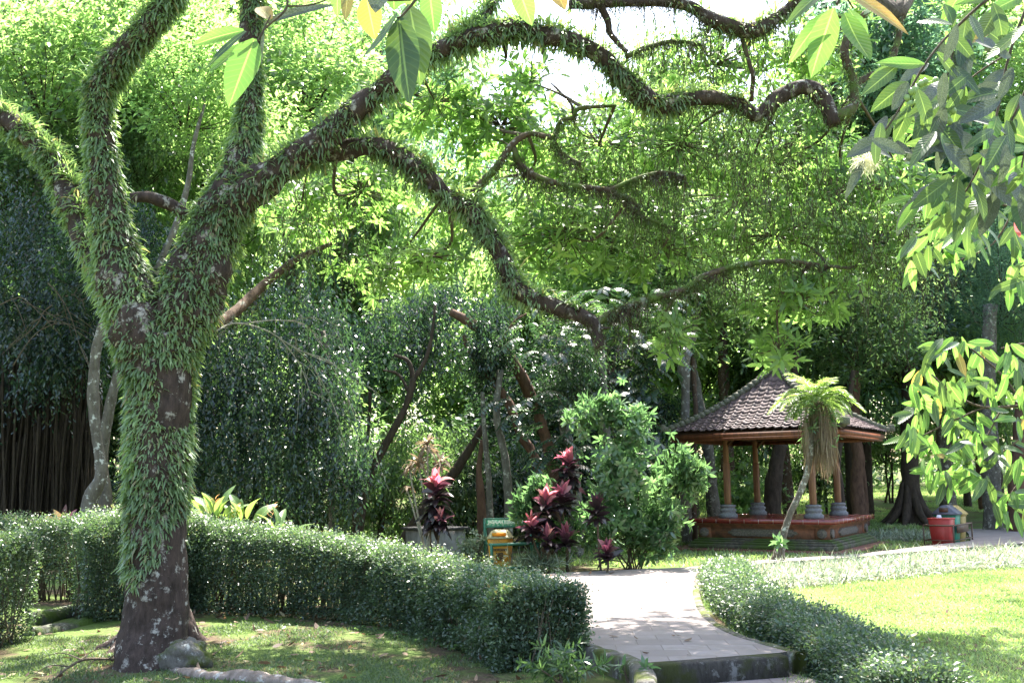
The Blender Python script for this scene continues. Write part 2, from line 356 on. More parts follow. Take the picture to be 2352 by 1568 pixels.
plain('wood_orange', (.22, .075, .035), .55, 10, .4, .1, stretch=(1, 1, .15), col2=(.09, .03, .018))
plain('wood_dark', (.10, .05, .03), .7, 10, .4)
plain('wood_post', (.28, .15, .08), .6, 14, .4, .2, stretch=(1, 1, .12), col2=(.13, .05, .028))
plain('tile_red', (.24, .035, .025), .22, 12, .4, spec=.7, col2=(.13, .02, .018))
plain('grout', (.45, .36, .33), .8, 20, .2)
plain('brick_orange', (.28, .11, .062), .85, 6, .5, .3, col2=(.085, .05, .035))
plain('stone_relief', (.20, .17, .155), .9, 30, .5, 1., col2=(.07, .06, .055))
plain('stone_base', (.24, .235, .26), .85, 30, .4, .7, col2=(.13, .125, .14))
s_ = NT('plinth_moss'); _n = s_.noise(9, 7, .7); _m = s_.noise(2.2, 4, .6)
s_.l(s_.mix(s_.ramp(_m, [(.42, (0, 0, 0)), (.56, (1, 1, 1))]), s_.ramp(_n, [(.35, (.035, .03, .025)), (.7, (.14, .12, .10))]), (.045, .07, .012)), s_.b.inputs['Base Color']); s_.b.inputs['Roughness'].default_value = .9; s_.bump(_n, .6, .02)
plain('step_red', (.15, .052, .042), .5, 9, .4, .1, col2=(.12, .045, .035))
plain('metal_green', (.022, .13, .085), .5, 20, .4, .1, spec=.5, col2=(.03, .075, .05), lo=.3, hi=.5)
plain('sign_green', (.05, .30, .17), .6, 24, .5, col2=(.34, .46, .36), lo=.42, hi=.55)
plain('sign_letter', (.8, .8, .72), .7, 60, .4, col2=(.45, .6, .5), lo=.3, hi=.42)
plain('letter_black', (.03, .025, .02), .7, 60, .4, col2=(.16, .1, .03), lo=.25, hi=.4)
s_ = NT('bin_yellow'); _n = s_.noise(45, 6, .75); _m = s_.noise(5, 4, .6)
_c = s_.ramp(_n, [(.38, (.15, .11, .035)), (.56, (.55, .30, .02))]); _c = s_.mix(s_.ramp(_m, [(.4, (0, 0, 0)), (.55, (.75, .75, .75))]), _c, (.66, .33, .015))
s_.l(_c, s_.b.inputs['Base Color']); s_.b.inputs['Roughness'].default_value = .45
_t = s_.n('BsdfTranslucent'); _t.inputs[0].default_value = (.8, .3, .02, 1); _x = s_.n('MixShader'); _x.inputs[0].default_value = .3
s_.l(s_.b.outputs[0], _x.inputs[1]); s_.l(_t.outputs[0], _x.inputs[2]); s_.l(_x.outputs[0], s_.out.inputs[0])
plain('bin_lid', (.36, .31, .15), .55, 55, .5, .1, col2=(.16, .15, .09))
plain('bin_red', (.36, .02, .022), .5, 8, .3, spec=.5, col2=(.34, .04, .035))
plain('bin_green', (.02, .22, .15), .5, 8, .3, spec=.5)
plain('bin_tan', (.42, .3, .1), .6, 14, .4)
plain('lid_grey', (.10, .10, .13), .5, 14, .3)
plain('rack_metal', (.06, .05, .045), .6, 40, .5, col2=(.12, .06, .03))
plain('paper', (.6, .6, .68), .8, 10, .1)
plain('concrete_pale', (.36, .35, .38), .9, 5, .5, .4, col2=(.15, .145, .15), stretch=(1, 1, .4))
plain('concrete_dark', (.07, .065, .07), .9, 5, .5, .4, col2=(.03, .028, .03))
plain('water_dark', (.02, .018, .012), .25, 5, .3)
plain('wire', (.3, .28, .24), .8, 5, .3)

# ------------------------------------------------------------------ ground, path, steps
xs = np.unique(np.concatenate([np.linspace(-120, -14, 30), np.linspace(-14, 16, 121), np.linspace(16, 120, 30)]))
ys = np.unique(np.concatenate([np.linspace(-20, 5, 10), np.linspace(5, 30, 101), np.linspace(30, 180, 50)]))
XX, YY = np.meshgrid(xs, ys); ZZ = gz(XX, YY) + .025 * np.array([noise.noise(Vector((x * .6, y * .6, 0))) for x, y in zip(XX.ravel(), YY.ravel())]).reshape(XX.shape)
mb = MB(); nx = len(xs); i = np.arange(len(ys) - 1)[:, None] * nx + np.arange(nx - 1)[None]
mb.add(np.stack([XX, YY, ZZ], -1).reshape(-1, 3), np.stack([i, i + 1, i + nx + 1, i + nx], -1).reshape(-1, 4))
tag(mb.build('ground', 'soil_grass', smooth=True), kind='structure')

PZ = 0.19
path_px = [(1350, 1483), (1375, 1487), (1425, 1503), (1489, 1521), (1640, 1509), (1789, 1498), (1822, 1492), (1717, 1465), (1663, 1448), (1625, 1425), (1603, 1398), (1590, 1360), (1598, 1322), (1640, 1308),
           (1714, 1300), (1755, 1292), (1925, 1281), (2096, 1266), (2352, 1247), (2520, 1232), (2480, 1212), (2352, 1218), (2300, 1204), (2273, 1198), (2218, 1197), (2130, 1186), (2027, 1172), (1963, 1166), (1955, 1172), (2027, 1185), (2130, 1203),
           (2205, 1207), (2225, 1225), (2229, 1241), (2130, 1252), (2055, 1262), (1959, 1272), (1755, 1285), (1618, 1299), (1550, 1303), (1288, 1314), (1200, 1322), (1215, 1345), (1300, 1400)]
PATH = np.array([G(x, y, PZ)[:2] for x, y in path_px])
def inpoly(x, y, poly):
    r = np.zeros(len(x), bool); j = len(poly) - 1
    for i in range(len(poly)):
        xi, yi = poly[i]; xj, yj = poly[j]
        if yi != yj: r ^= ((yi > y) != (yj > y)) & (x < (xj - xi) * (y - yi) / (yj - yi) + xi)
        j = i
    return r
def slab(name, pts, z0, z1, mats, kind='structure', sidemat=1):
    bm = bmesh.new(); vs = [bm.verts.new((p[0], p[1], z1)) for p in pts]; f = bm.faces.new(vs)
    if f.normal.z < 0: bmesh.ops.reverse_faces(bm, faces=[f])
    bm.normal_update()
    if f.normal.z < 0: f.normal_flip()
    n = len(vs); lo = [bm.verts.new((p[0], p[1], z0)) for p in pts]
    for i in range(n):
        g = bm.faces.new((vs[i], lo[i], lo[(i + 1) % n], vs[(i + 1) % n])); g.material_index = sidemat
    bmesh.ops.triangulate(bm, faces=[f]); bmesh.ops.recalc_face_normals(bm, faces=bm.faces)
    me = bpy.data.meshes.new(name); bm.to_mesh(me); bm.free()
    for m in mats: me.materials.append(MATS[m])
    o = bpy.data.objects.new(name, me); C.objects.link(o)
    return tag(o, kind=kind)
# keep the far paths a little above the rising ground
slab('path', PATH, -.08, PZ, ['paving', 'stone_kerb'])
low = [G(x, y, .015)[:2] for x, y in ((1470, 1562), (1796, 1540), (1960, 1585), (2060, 1680), (1500, 1700))]
slab('lower_path', low, -.08, .02, ['paving', 'stone_kerb'])
# rounded kerb of old mossy stone along the path edges
def kerb(pts, wdt, z0, z1, name, label):
    p = catmull(pts, 10); t = unit(np.gradient(p, axis=0)); s = np.c_[t[:, 1], -t[:, 0]]
    prof = [(-.5, z0), (-.5, z1 - .035), (-.36, z1 - .006), (0, z1), (.36, z1 - .006), (.5, z1 - .035), (.5, z0)]
    V = [];
    for i, (a, b) in enumerate(zip(p, s)):
        k = 1 + .12 * noise.noise(Vector((a[0] * 3, a[1] * 3, 1)))
        V += [(a[0] + b[0] * u * wdt * k, a[1] + b[1] * u * wdt * k, z + (.012 * noise.noise(Vector((a[0] * 7, a[1] * 7, u * 3))) if z > z0 else 0)) for u, z in prof]
    m = len(prof); q = [[i * m + j, i * m + j + 1, (i + 1) * m + j + 1, (i + 1) * m + j] for i in range(len(p) - 1) for j in range(m - 1)]
    mb = MB().add(V, [np.array(q), np.arange(m)[None], (np.arange(m) + (len(p) - 1) * m)[::-1][None]])
    return tag(mb.build(name, 'stone_kerb', smooth=True), label, 'kerb')
g2 = lambda x, y, z=PZ: G(x, y, z)[:2]
kerb([g2(1338, 1473), g2(1372, 1489), g2(1425, 1504), g2(1478, 1535), g2(1480, 1640)], .17, -.1, PZ + .012, 'stone_kerb', 'weathered rounded stone kerb at the near left corner of the path')
kerb([g2(1838, 1499), g2(1735, 1471), g2(1676, 1450), g2(1634, 1425), g2(1611, 1398), g2(1598, 1358), g2(1606, 1325)], .12, -.1, PZ + .01, 'stone_kerb', 'mossy stone edging between the path and the low hedge')
mb = MB(); a, b = G(1484, 1524, PZ), G(1800, 1502, PZ); c = (a + b) / 2; L = np.linalg.norm(b - a)
box(mb, (c[0], c[1] - .02, -.05), (L, .16, PZ + .053), 0, math.atan2(b[1] - a[1], b[0] - a[0]), bev=.015)
tag(mb.build('stone_step', 'stone_step'), 'long dark stone step across the near end of the path', 'step')

mb = MB()
pl = [G(70, 1462, .05), G(150, 1448, .05), G(235, 1430, .05)]; tube(mb, pl, [.10, .11, .10], 8, 6, bumps=.25)
pl = [G(80, 1428, .12), G(150, 1412, .12), G(235, 1402, .12)]; tube(mb, pl, [.12, .12, .12], 8, 6, bumps=.25)
tag(mb.build('drain_kerb', 'stone_moss', smooth=True), 'mossy stone edges of the drain between the left hedges', 'kerb')

# grass blades
def blades(name, poly, dens, L, kind_label, mat='leaf_grass', excl=(), fall=None, W=.006):
    poly = np.array(poly); lo, hi = poly.min(0), poly.max(0); n = int(dens * (hi - lo).prod()); x = rng.uniform(lo[0], hi[0], n); y = rng.uniform(lo[1], hi[1], n)
    k = inpoly(x, y, poly)
    for e in excl: k &= ~inpoly(x, y, e)
    x, y = x[k], y[k]; p = np.c_[x, y, gz(x, y)]
    if fall:
        q = vnoise(p, fall[0], 5.); k = q > fall[1] + rng.normal(0, .12, len(q)); p = p[k]; x, y = x[k], y[k]
    N = len(p); p[:, 2] += .0; d = np.c_[rng.normal(0, .75, (N, 2)), np.ones(N)]; nz = np.clip(.5 + .6 * vnoise(p[:, :] * [1, 1, 0], .9, 9) + rng.normal(0, .2, N), 0, 1)
    mb = MB(); s = unit(np.c_[rng.normal(size=(N, 2)), np.zeros(N)]); d = unit(d); LL = L * rng.uniform(.5, 1.3, N)[:, None]; ww = W * s
    bend = np.c_[d[:, :2] * .7, -.15 * np.ones(N)]
    V = np.stack([p - ww, p + ww, p + d * LL * .6 + ww * .7, p + d * LL * .6 - ww * .7, p + d * LL + bend * LL * .5], 1); o = np.arange(N)[:, None] * 5
    mb.add(V.reshape(-1, 3), [o + np.array([0, 1, 2, 3]), o + np.array([3, 2, 4])], 0, np.repeat(nz, 5))
    return tag(mb.build(name, mat), kind='stuff', cat='grass', label=kind_label)
Gp = lambda l, z=.05: [G(x, y, z)[:2] for x, y in l]
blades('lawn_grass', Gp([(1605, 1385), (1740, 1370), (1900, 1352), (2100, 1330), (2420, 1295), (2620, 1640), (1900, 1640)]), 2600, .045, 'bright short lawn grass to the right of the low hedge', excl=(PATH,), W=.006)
blades('shade_grass', Gp([(-80, 1455), (250, 1475), (420, 1440), (900, 1460), (1180, 1520), (1420, 1600), (1380, 1680), (-160, 1680)], .0), 3000, .04, 'patchy grass and small weeds around the foot of the ferny tree', mat='leaf_grass_shaded', fall=(1.5, -.08), W=.006)
blades('far_grass', Gp([(1320, 1300), (1560, 1302), (1760, 1286), (1990, 1272), (2130, 1250), (2110, 1215), (2010, 1180), (2200, 1190), (2420, 1205), (2420, 1150), (1600, 1160), (1200, 1240)], .12), 230, .10, 'thin grass and ground plants round the pavilion', excl=(PATH,), fall=(.7, -.3), W=.012)

# ------------------------------------------------------------------ the big fern covered tree
def limb(desc, close=0):
    """desc: (px, py, width px, Y)"""
    pts = [P(x, y, Y) for x, y, w_, Y in desc]; rad = [PX(w_, Y) / 2 for x, y, w_, Y in desc]; return pts, rad
LIMBS = {
 'trunk': [(350, 1575, 200, 9.95), (352, 1520, 176, 9.95), (352, 1480, 158, 9.97), (358, 1430, 145, 10), (360, 1350, 136, 10), (362, 1250, 128, 10), (362, 1150, 132, 10), (362, 1050, 138, 10), (366, 950, 140, 10), (372, 850, 148, 10), (372, 775, 165, 10)],
 'left': [(350, 860, 120, 9.95), (325, 760, 135, 9.9), (292, 680, 120, 9.9), (272, 610, 108, 9.9), (252, 510, 82, 9.85), (238, 400, 70, 9.8), (228, 300, 62, 9.8), (228, 215, 60, 9.75), (272, 140, 62, 9.7), (340, 62, 60, 9.6), (410, -25, 54, 9.5)],
 'outer': [(300, 720, 90, 9.9), (235, 600, 85, 10.1), (180, 490, 66, 10.3), (140, 400, 58, 10.5), (85, 330, 52, 10.6), (10, 275, 50, 10.7), (-80, 215, 46, 10.8)],
 'right': [(380, 850, 110, 10), (412, 740, 138, 10), (450, 640, 138, 10.05), (492, 540, 128, 10.1), (532, 450, 110, 10.1), (562, 350, 72, 10.15), (574, 250, 54, 10.2), (575, 130, 48, 10.2), (582, -30, 46, 10.2)],
 'arch': [(500, 520, 90, 10.05), (570, 440, 92, 10), (650, 385, 74, 9.95), (740, 320, 64, 9.9), (835, 238, 58, 9.9), (930, 168, 50, 9.85), (1020, 110, 46, 9.8), (1110, 80, 48, 9.8), (1200, 70, 46, 9.85), (1290, 88, 44, 9.9), (1370, 122, 42, 10), (1432, 182, 46, 10.1), (1500, 238, 50, 10.2), (1560, 232, 40, 10.3), (1640, 226, 34, 10.4), (1700, 242, 38, 10.5), (1740, 264, 34, 10.5), (1790, 222, 36, 10.6), (1850, 200, 36, 10.6), (1893, 232, 36, 10.6), (1916, 288, 34, 10.6)],
 'bend': [(1900, 270, 30, 10.6), (1940, 262, 28, 10.6), (1962, 236, 22, 10.65), (1958, 180, 22, 10.7), (1940, 120, 20, 10.7), (1955, 60, 18, 10.8), (2000, 20, 14, 10.9)],
 'bough': [(1955, 205, 18, 10.7), (1990, 178, 16, 10.8), (2033, 158, 16, 10.9), (2060, 100, 16, 11), (2070, 40, 14, 11)],
 'spur': [(1070, 92, 38, 9.8), (1098, 60, 34, 9.85), (1120, 25, 30, 9.9), (1150, -30, 26, 10)],
 'lower': [(690, 380, 40, 10), (760, 352, 42, 10.1), (848, 334, 44, 10.1), (921, 362, 46, 10.2), (976, 402, 42, 10.2), (1020, 447, 44, 10.3), (1078, 480, 46, 10.3), (1110, 525, 46, 10.3), (1141, 570, 42, 10.3), (1165, 622, 44, 10.3), (1190, 668, 42, 10.3), (1251, 694, 34, 10.35), (1306, 716, 32, 10.4), (1361, 742, 34, 10.4), (1378, 800, 26, 10.4)],
 'sweep': [(1366, 742, 20, 10.4), (1416, 716, 22, 10.4), (1471, 692, 20, 10.4), (1562, 668, 16, 10.5), (1623, 632, 15, 10.6), (1700, 610, 14, 10.7), (1806, 600, 11, 10.8), (1905, 612, 8, 11)],
 'fork': [(1078, 460, 24, 10.3), (1095, 430, 20, 10.3), (1141, 385, 18, 10.3), (1172, 338, 17, 10.3), (1214, 308, 13, 10.3), (1268, 314, 13, 10.3), (1288, 278, 11, 10.3), (1318, 270, 11, 10.3), (1330, 250, 11, 10.3), (1412, 243, 8, 10.4)],
 'twist': [(1266, 315, 11, 10.3), (1285, 345, 10, 10.3), (1306, 363, 9, 10.3), (1335, 375, 7, 10.3)],
 'hook': [(1180, 340, 13, 10.3), (1196, 378, 14, 10.3), (1233, 406, 14, 10.3), (1306, 426, 13, 10.35), (1397, 437, 13, 10.4), (1452, 461, 12, 10.5), (1471, 494, 10, 10.5), (1540, 522, 7, 10.6)],
 'reach': [(1400, 437, 10, 10.4), (1471, 407, 10, 10.5), (1530, 396, 9, 10.6), (1573, 406, 7, 10.6)],
 'shoot': [(1318, 270, 8, 10.3), (1312, 240, 7, 10.3), (1290, 215, 6, 10.3), (1265, 190, 4, 10.4)],
 'crest': [(1310, 10, 26, 9.7), (1376, 8, 26, 9.8), (1470, 5, 22, 9.9), (1568, 10, 26, 10), (1642, 48, 34, 10.1), (1726, 70, 36, 10.2), (1782, 40, 30, 10.3), (1846, -8, 26, 10.4)],
 'drop': [(1378, 10, 20, 9.8), (1396, 50, 18, 9.85), (1404, 82, 15, 9.9), (1440, 120, 12, 10)],
 'stick': [(1704, 88, 12, 10.2), (1722, 150, 11, 10.2), (1729, 175, 11, 10.2), (1726, 232, 12, 10.4)],
 'slant': [(1440, 130, 14, 10), (1490, 108, 13, 10.2), (1550, 95, 11, 10.4), (1620, 105, 9, 10.6)],
 'knot': [(300, 455, 26, 9.85), (340, 452, 24, 9.9), (390, 470, 26, 10), (430, 498, 28, 10.1)],
 'stump': [(228, 215, 40, 9.75), (212, 202, 34, 9.75), (196, 192, 30, 9.75)],
 'behind': [(470, 760, 26, 10.3), (540, 715, 24, 10.8), (610, 650, 20, 11.3), (690, 590, 15, 11.8), (760, 560, 10, 12.3)],
}
base_pt = G(350, 1492, 0)
tree = thing('fern_tree', 'big leaning tree thick with green strap ferns, its crooked limbs arching over the garden', 'tree', (0, 0, 0))
TB = {}
mb = MB(); p_, r_ = limb(LIMBS['trunk']); TB['trunk'] = tube(mb, p_, r_, 40, 10, bumps=.13, bscale=2.4)
# flared buttress roots at the foot
for ang, ln, r0 in ((200, .45, .12), (235, .4, .14), (275, .5, .15), (315, .5, .15), (165, .35, .12), (20, .3, .10), (350, .35, .11)):
    a = math.radians(ang); d = np.array((math.cos(a), math.sin(a), 0)); q = np.array((base_pt[0] + .02, base_pt[1] + .15, 0))
    tube(mb, [q + d * .12 + UP * .7, q + d * .20 + UP * .36, q + d * .32 + UP * .12, q + d * (.32 + ln * .45) + UP * .02, q + d * (.35 + ln) - UP * .07], [.08, r0 * .95, r0, r0 * .6, .04], 14, 6, bumps=.22, bscale=5)
mb.build('trunk', 'bark_main', tree, smooth=True)
for k, dsc in LIMBS.items():
    if k == 'trunk': continue
    mb = MB(); p_, r_ = limb(dsc); wd = max(x[2] for x in dsc)
    TB[k] = tube(mb, p_, r_, 22 if wd > 60 else 12 if wd > 25 else 7, 7, bumps=.28 if wd > 25 else .25, bscale=3.6 if wd > 25 else 10)
    if k in ('lower', 'fork', 'hook', 'sweep', 'twist', 'reach', 'arch'):   # stubby side knots
        for q in range(6):
            pp, o, t, r = on_tube(TB[k], 1); e = pp[0] + (o[0] + [0, 0, -.3]) * rng.uniform(.05, .16)
            tube(mb, [pp[0] - o[0] * r[0] * .5, (pp[0] + e) / 2 + rng.normal(0, .012, 3), e], [r[0] * .3, r[0] * .2, .004], 5, 3)
    mb.build('limb', 'bark_mossy' if k in ('sweep', 'fork', 'hook', 'bend', 'twist', 'reach', 'bough', 'slant') else 'bark_brown' if k in ('behind', 'stick') else 'bark_main', tree, smooth=True)
# strap ferns
def ferns(T, dens, L, t0=0, t1=1, keep=None, droop=.5, cover=-.2, W=.0185, upish=0.):
    n = int(dens * tube_len(T) * (t1 - t0) * 2 * PI * T['r'].mean()); p, o, t, r = on_tube(T, n, t0, t1)
    m = vnoise(p, 2.6, 3.) + .55 * vnoise(p, 8., 8.) > cover
    if keep is not None: m &= keep(p, o)
    p, o, r = p[m], o[m], r[m]; N = len(p)
    cl = rng.normal(0, .45, (N, 3)); side = np.clip(1 - np.abs(o[:, 2]), 0, 1)[:, None]
    d = o * rng.uniform(.25, 1.1, (N, 1)) + cl * 1.0 + np.array((0, 0, -.7)) * side * droop * 2 + np.where(o[:, 2:3] > .45, UP * .4, 0) + UP * upish
    LL = L * rng.uniform(.4, 1.5, N) * (.95 + .45 * vnoise(p, 3.3, 6))
    bend = rng.uniform(.25, .6, N) * (droop + .25)
    return p, d, LL, bend, W
mb = MB(); cam_side = lambda p, o: (o @ (np.array((0, 0, 1.7)) - np.array((-2, 10, 4))) / 8.5) > -.55
def add_ferns(k, *a, **kw):
    p, d, LL, bd, W = ferns(TB[k], *a, **kw); v = np.clip(.45 + .5 * vnoise(p, 1.3, 1) + rng.normal(0, .2, len(p)), 0, .93); v[rng.random(len(v)) < .05] = 1
    straps(mb, p - unit(d) * .01, d, LL, W * rng.uniform(.7, 1.3, len(p)), bd, v=v)
def trunk_keep(p, o):
    # bare bark low down, a bare patch on the front where the trunk forks, and ragged fern tongues
    z = p[:, 2]; x = p[:, 0]; low = .88 + .42 * sst(0.02, .3, x - P(355, 1250, 10)[0]) * 1. + .35 * vnoise(p, 4, 2)
    u = (P(395, 905, 9.7) - p); bare = (np.abs(u[:, 0]) < .12 + .07 * vnoise(p, 6, 1)) & (np.abs(u[:, 2]) < .30) & (o[:, 1] < 0)
    return (z > low) & ~bare
def bare_r(p, o):
    u = (P(395, 905, 9.7) - p); return ~((np.abs(u[:, 0]) < .15) & (np.abs(u[:, 2]) < .30) & (o[:, 1] < .2))
add_ferns('trunk', 2300, .098, keep=trunk_keep, cover=-.8)
add_ferns('left', 2000, .098, cover=-.42, keep=bare_r)
add_ferns('outer', 1800, .10, cover=-.35)
add_ferns('right', 2000, .098, cover=-.42, keep=bare_r)
add_ferns('arch', 2000, .11, 0, .42, cover=-.3)
add_ferns('arch', 1500, .12, .42, .66, cover=-.15)
add_ferns('arch', 350, .07, .62, 1., cover=.1)
add_ferns('lower', 1900, .12, 0, .72, cover=-.25)
add_ferns('lower', 900, .10, .65, 1., cover=.0)
add_ferns('spur', 1300, .10, cover=0.); add_ferns('knot', 900, .09, cover=.1); add_ferns('crest', 900, .10, cover=0.); add_ferns('stump', 1500, .1); add_ferns('behind', 300, .08, cover=.2)
for k in ('sweep', 'fork', 'hook', 'reach', 'twist', 'bend', 'slant', 'bough'): add_ferns(k, 1500, .045, cover=.05, W=.010)
# tufts of longer fronds along the tops
for k, t0, t1, n in (('arch', .3, .75, 60), ('lower', .1, .95, 60), ('spur', 0, 1, 10), ('left', .55, 1, 25), ('outer', .3, 1, 30), ('right', .6, 1, 25), ('crest', 0, 1, 25)):
    p, o, t, r = on_tube(TB[k], n * 4, t0, t1); m = o[:, 2] > .2; p = p[m][:n]; pp = np.repeat(p, 9, 0); d = np.c_[rng.normal(0, .7, (len(pp), 2)), rng.uniform(.3, 1.1, len(pp))]
    straps(mb, pp, d, .19 * rng.uniform(.6, 1.4, len(pp)), .015, rng.uniform(.2, .8, len(pp)), v=np.clip(rng.normal(.7, .2, len(pp)), 0, 1))
fo = mb.build('fern_cover', 'leaf_fern', tree); fo['kind'] = 'stuff'
# dead fern roots: brown hanging fibres under the limbs, and long thin vines
mb = MB()
def strands(mb, p0, L, r=.0035, sway=.03, v=None, seg=5):
    N = len(p0); Ls = np.broadcast_to(L, (N,)) * rng.uniform(.5, 1.3, N); pts = [p0]; cur = p0.copy(); lean = rng.normal(0, .12, (N, 3)) * [1, 1, 0]
    for i in range(seg):
        cur = cur + np.c_[rng.normal(0, sway, (N, 2)) + lean[:, :2] * Ls[:, None] / seg, -Ls / seg]; pts.append(cur.copy())
    a = rng.random(N) * 6.28; V = []
    for i, q in enumerate(pts):
        rr = r * (1 - .6 * i / seg)
        for j in range(3):
            th = a + j * 2.094; V.append(q + np.c_[np.cos(th), np.sin(th), 0 * th] * rr)
    V = np.stack(V, 1); m = 3 * (seg + 1); o = np.arange(N)[:, None] * m
    mb.add(V.reshape(-1, 3), [o + np.array([3 * i + j, 3 * i + (j + 1) % 3, 3 * i + 3 + (j + 1) % 3, 3 * i + 3 + j]) for i in range(seg) for j in range(3)], 0, np.repeat(rng.random(N), m))
    return pts
vine_pts = []
for k, n, L in (('arch', 90, .28), ('lower', 90, .3), ('sweep', 130, .5), ('hook', 90, .45), ('reach', 50, .6), ('crest', 110, .7), ('slant', 40, .5), ('fork', 30, .2), ('twist', 20, .3), ('bend', 15, .3), ('behind', 25, .4)):
    p, o, t, r = on_tube(TB[k], n * 2, .1 if k != 'arch' else .3, 1); m = o[:, 2] < .3; p = p[m][:n]; q = strands(mb, p, L, .005); p, o, t, r = on_tube(TB[k], n * 12, .05 if k != 'arch' else .25, 1); m = o[:, 2] < .5; strands(mb, p[m], .10, .0028, .022, seg=4); vine_pts += [x[rng.random(len(x)) < .5] for x in q[1:-1]]
# extra vine curtains hanging from the crown
for x, y, Y, rx, n, L in ((1480, 380, 11.2, 130, 110, .8), (1820, 420, 11.0, 200, 190, 1.0), (1700, 300, 10.9, 160, 90, .9), (2060, 560, 11.2, 110, 170, .9), (1620, 200, 11, 200, 110, .7), (760, 500, 11.2, 130, 90, .9), (1600, 560, 11, 130, 60, .6), (1350, 330, 11, 100, 30, .5)):
    p = P(x, y, Y) + np.c_[rng.normal(0, PX(rx, Y) * .6, n), rng.normal(0, .4, n), rng.normal(0, .25, n)]; q = strands(mb, p, L, .0045, .05, seg=7); vine_pts += [z[rng.random(len(z)) < .6] for z in q[1:]]
mb.build('hanging_vines', 'bark_mossy', tree)['kind'] = 'stuff'
mb = MB(); vp = np.concatenate(vine_pts); vp = np.repeat(vp, 2, 0) + rng.normal(0, .03, (len(vp) * 2, 3)); leaves(mb, vp, rng.normal(0, 1, (len(vp), 3)) - UP * .8, rng.normal(0, 1, (len(vp), 3)), .045, .014, .1, v=rng.uniform(.2, 1, len(vp)))
mb.build('vine_leaves', 'leaf_bright', tree)['kind'] = 'stuff'
# crown: rosettes of long pointed leaves on thin twigs
CLUMPS = [(1000, 235, 170, 70, 11.6, 95), (1150, 290, 150, 90, 11.8, 110), (1380, 330, 200, 90, 12.2, 90), (1560, 330, 190, 120, 12.0, 100), (1780, 360, 200, 110, 12.3, 110), (1960, 430, 150, 100, 12.4, 130),
  (1300, 540, 200, 90, 12, 120), (980, 590, 110, 50, 11.8, 50), (1520, 570, 180, 90, 11.8, 80), (1780, 540, 230, 80, 12, 100), (2010, 560, 130, 110, 11.9, 110), (1830, 690, 170, 50, 11.6, 70), (1790, 800, 60, 45, 11.4, 26),
  (1540, 770, 60, 55, 11.2, 20), (1640, 150, 200, 60, 11.6, 90), (830, 440, 140, 80, 12.2, 80), (690, 500, 110, 80, 12.6, 70), (1330, 430, 150, 80, 12.6, 90), (1050, 480, 110, 80, 12.4, 60), (1220, 190, 90, 50, 11.5, 28), (1880, 100, 130, 70, 11.5, 60), (1700, 450, 320, 150, 13.2, 90), (1200, 400, 300, 120, 13.4, 100), (2080, 420, 90, 120, 12.6, 60), (880, 620, 130, 60, 12.4, 50)]
cen, axs, bas = [], [], []; mbt = MB(); nodes = np.concatenate([TB[k]['p'] for k in ('arch', 'lower', 'sweep', 'hook', 'fork', 'reach', 'crest', 'bend', 'twist')])
for x, y, rx, ry, Y, n in CLUMPS:
    c = P(x, y, Y); q = c + in_ball(n) * [PX(rx, Y), .95, PX(ry, Y)]
    j = nodes[np.argmin(((nodes - c) ** 2).sum(1))]; tube(mbt, [j, (j + c) / 2 + rng.normal(0, .12, 3), c], [.022, .016, .008], 6, 5, bumps=.2, bscale=9)
    for z in q[::2]:
        s0 = c + (z - c) * rng.uniform(.0, .25); md = (s0 + z) / 2 + rng.normal(0, .06, 3); tube(mbt, [s0, md, z], [.008, .006, .003], 4, 3)
    cen.append(q); axs.append(unit(q - c + rng.normal(0, .4, q.shape)) * .6 + UP * .5); bas.append(np.clip(rng.normal(.5, .25, n), 0, .9))
tops = np.array([TB[k]['p'][-1] for k in ('left', 'right', 'spur', 'crest', 'bough')])
# the upper crown, above what the photograph frames: it shades the trunk and dapples the ground
for x, y, z, r, n in ((-6.5, 10, 9.2, 1.6, 100), (-4.2, 9.6, 8.8, 1.5, 100), (-2.2, 10.4, 9.0, 1.6, 120), (-.4, 11.2, 8.9, 1.4, 90), (1.5, 12.2, 9.4, 1.3, 60), (-5.2, 12.6, 10.2, 1.8, 130), (-2.8, 13.4, 10.4, 1.8, 130), (-.6, 14.2, 10.4, 1.6, 90), (-7.6, 12.4, 10, 1.6, 90), (3.4, 13, 9.6, 1.2, 50), (-1.2, 12.4, 9.6, 1.0, 60), (-3.6, 15.6, 11.5, 1.6, 100), (5.6, 13.6, 9.9, 1.5, 130), (6.6, 14.8, 10.2, 1.3, 90), (2.6, 15.0, 10.2, 1.3, 70), (3.6, 16.2, 10.8, 1.3, 60), (-3.2, 12.0, 9.3, 1.5, 110), (-5.0, 14.0, 10.4, 1.4, 90), (8.9, 19, 11.8, 1.3, 80), (0.6, 13.4, 9.6, 1.2, 70), (2.3, 14.3, 10.0, 1.0, 70), (3.3, 15.0, 10.3, .9, 50), (4.4, 13.6, 9.8, 1.0, 60), (3.0, 13.6, 9.7, .8, 40)):
    q = np.array((x, y, z)) + in_ball(n) * [r, r, r * .6]; cen.append(q); axs.append(UP + rng.normal(0, .4, q.shape)); bas.append(rng.uniform(.2, .9, n))
    j = tops[np.argmin(((tops - [x, y, z]) ** 2).sum(1))]; tube(mbt, [j, (j + [x, y, z]) / 2 + [0, 0, .3], (x, y, z)], [.045, .035, .012], 8, 6, bumps=.2)
mb = MB(); rosettes(mb, np.concatenate(cen), np.concatenate(axs), 9, .18, .27, (.7, 1.75), .3, base=np.concatenate(bas))
mbt.build('twigs', 'twig', tree, smooth=True); mb.build('foliage', 'leaf_main', tree)['kind'] = 'stuff'
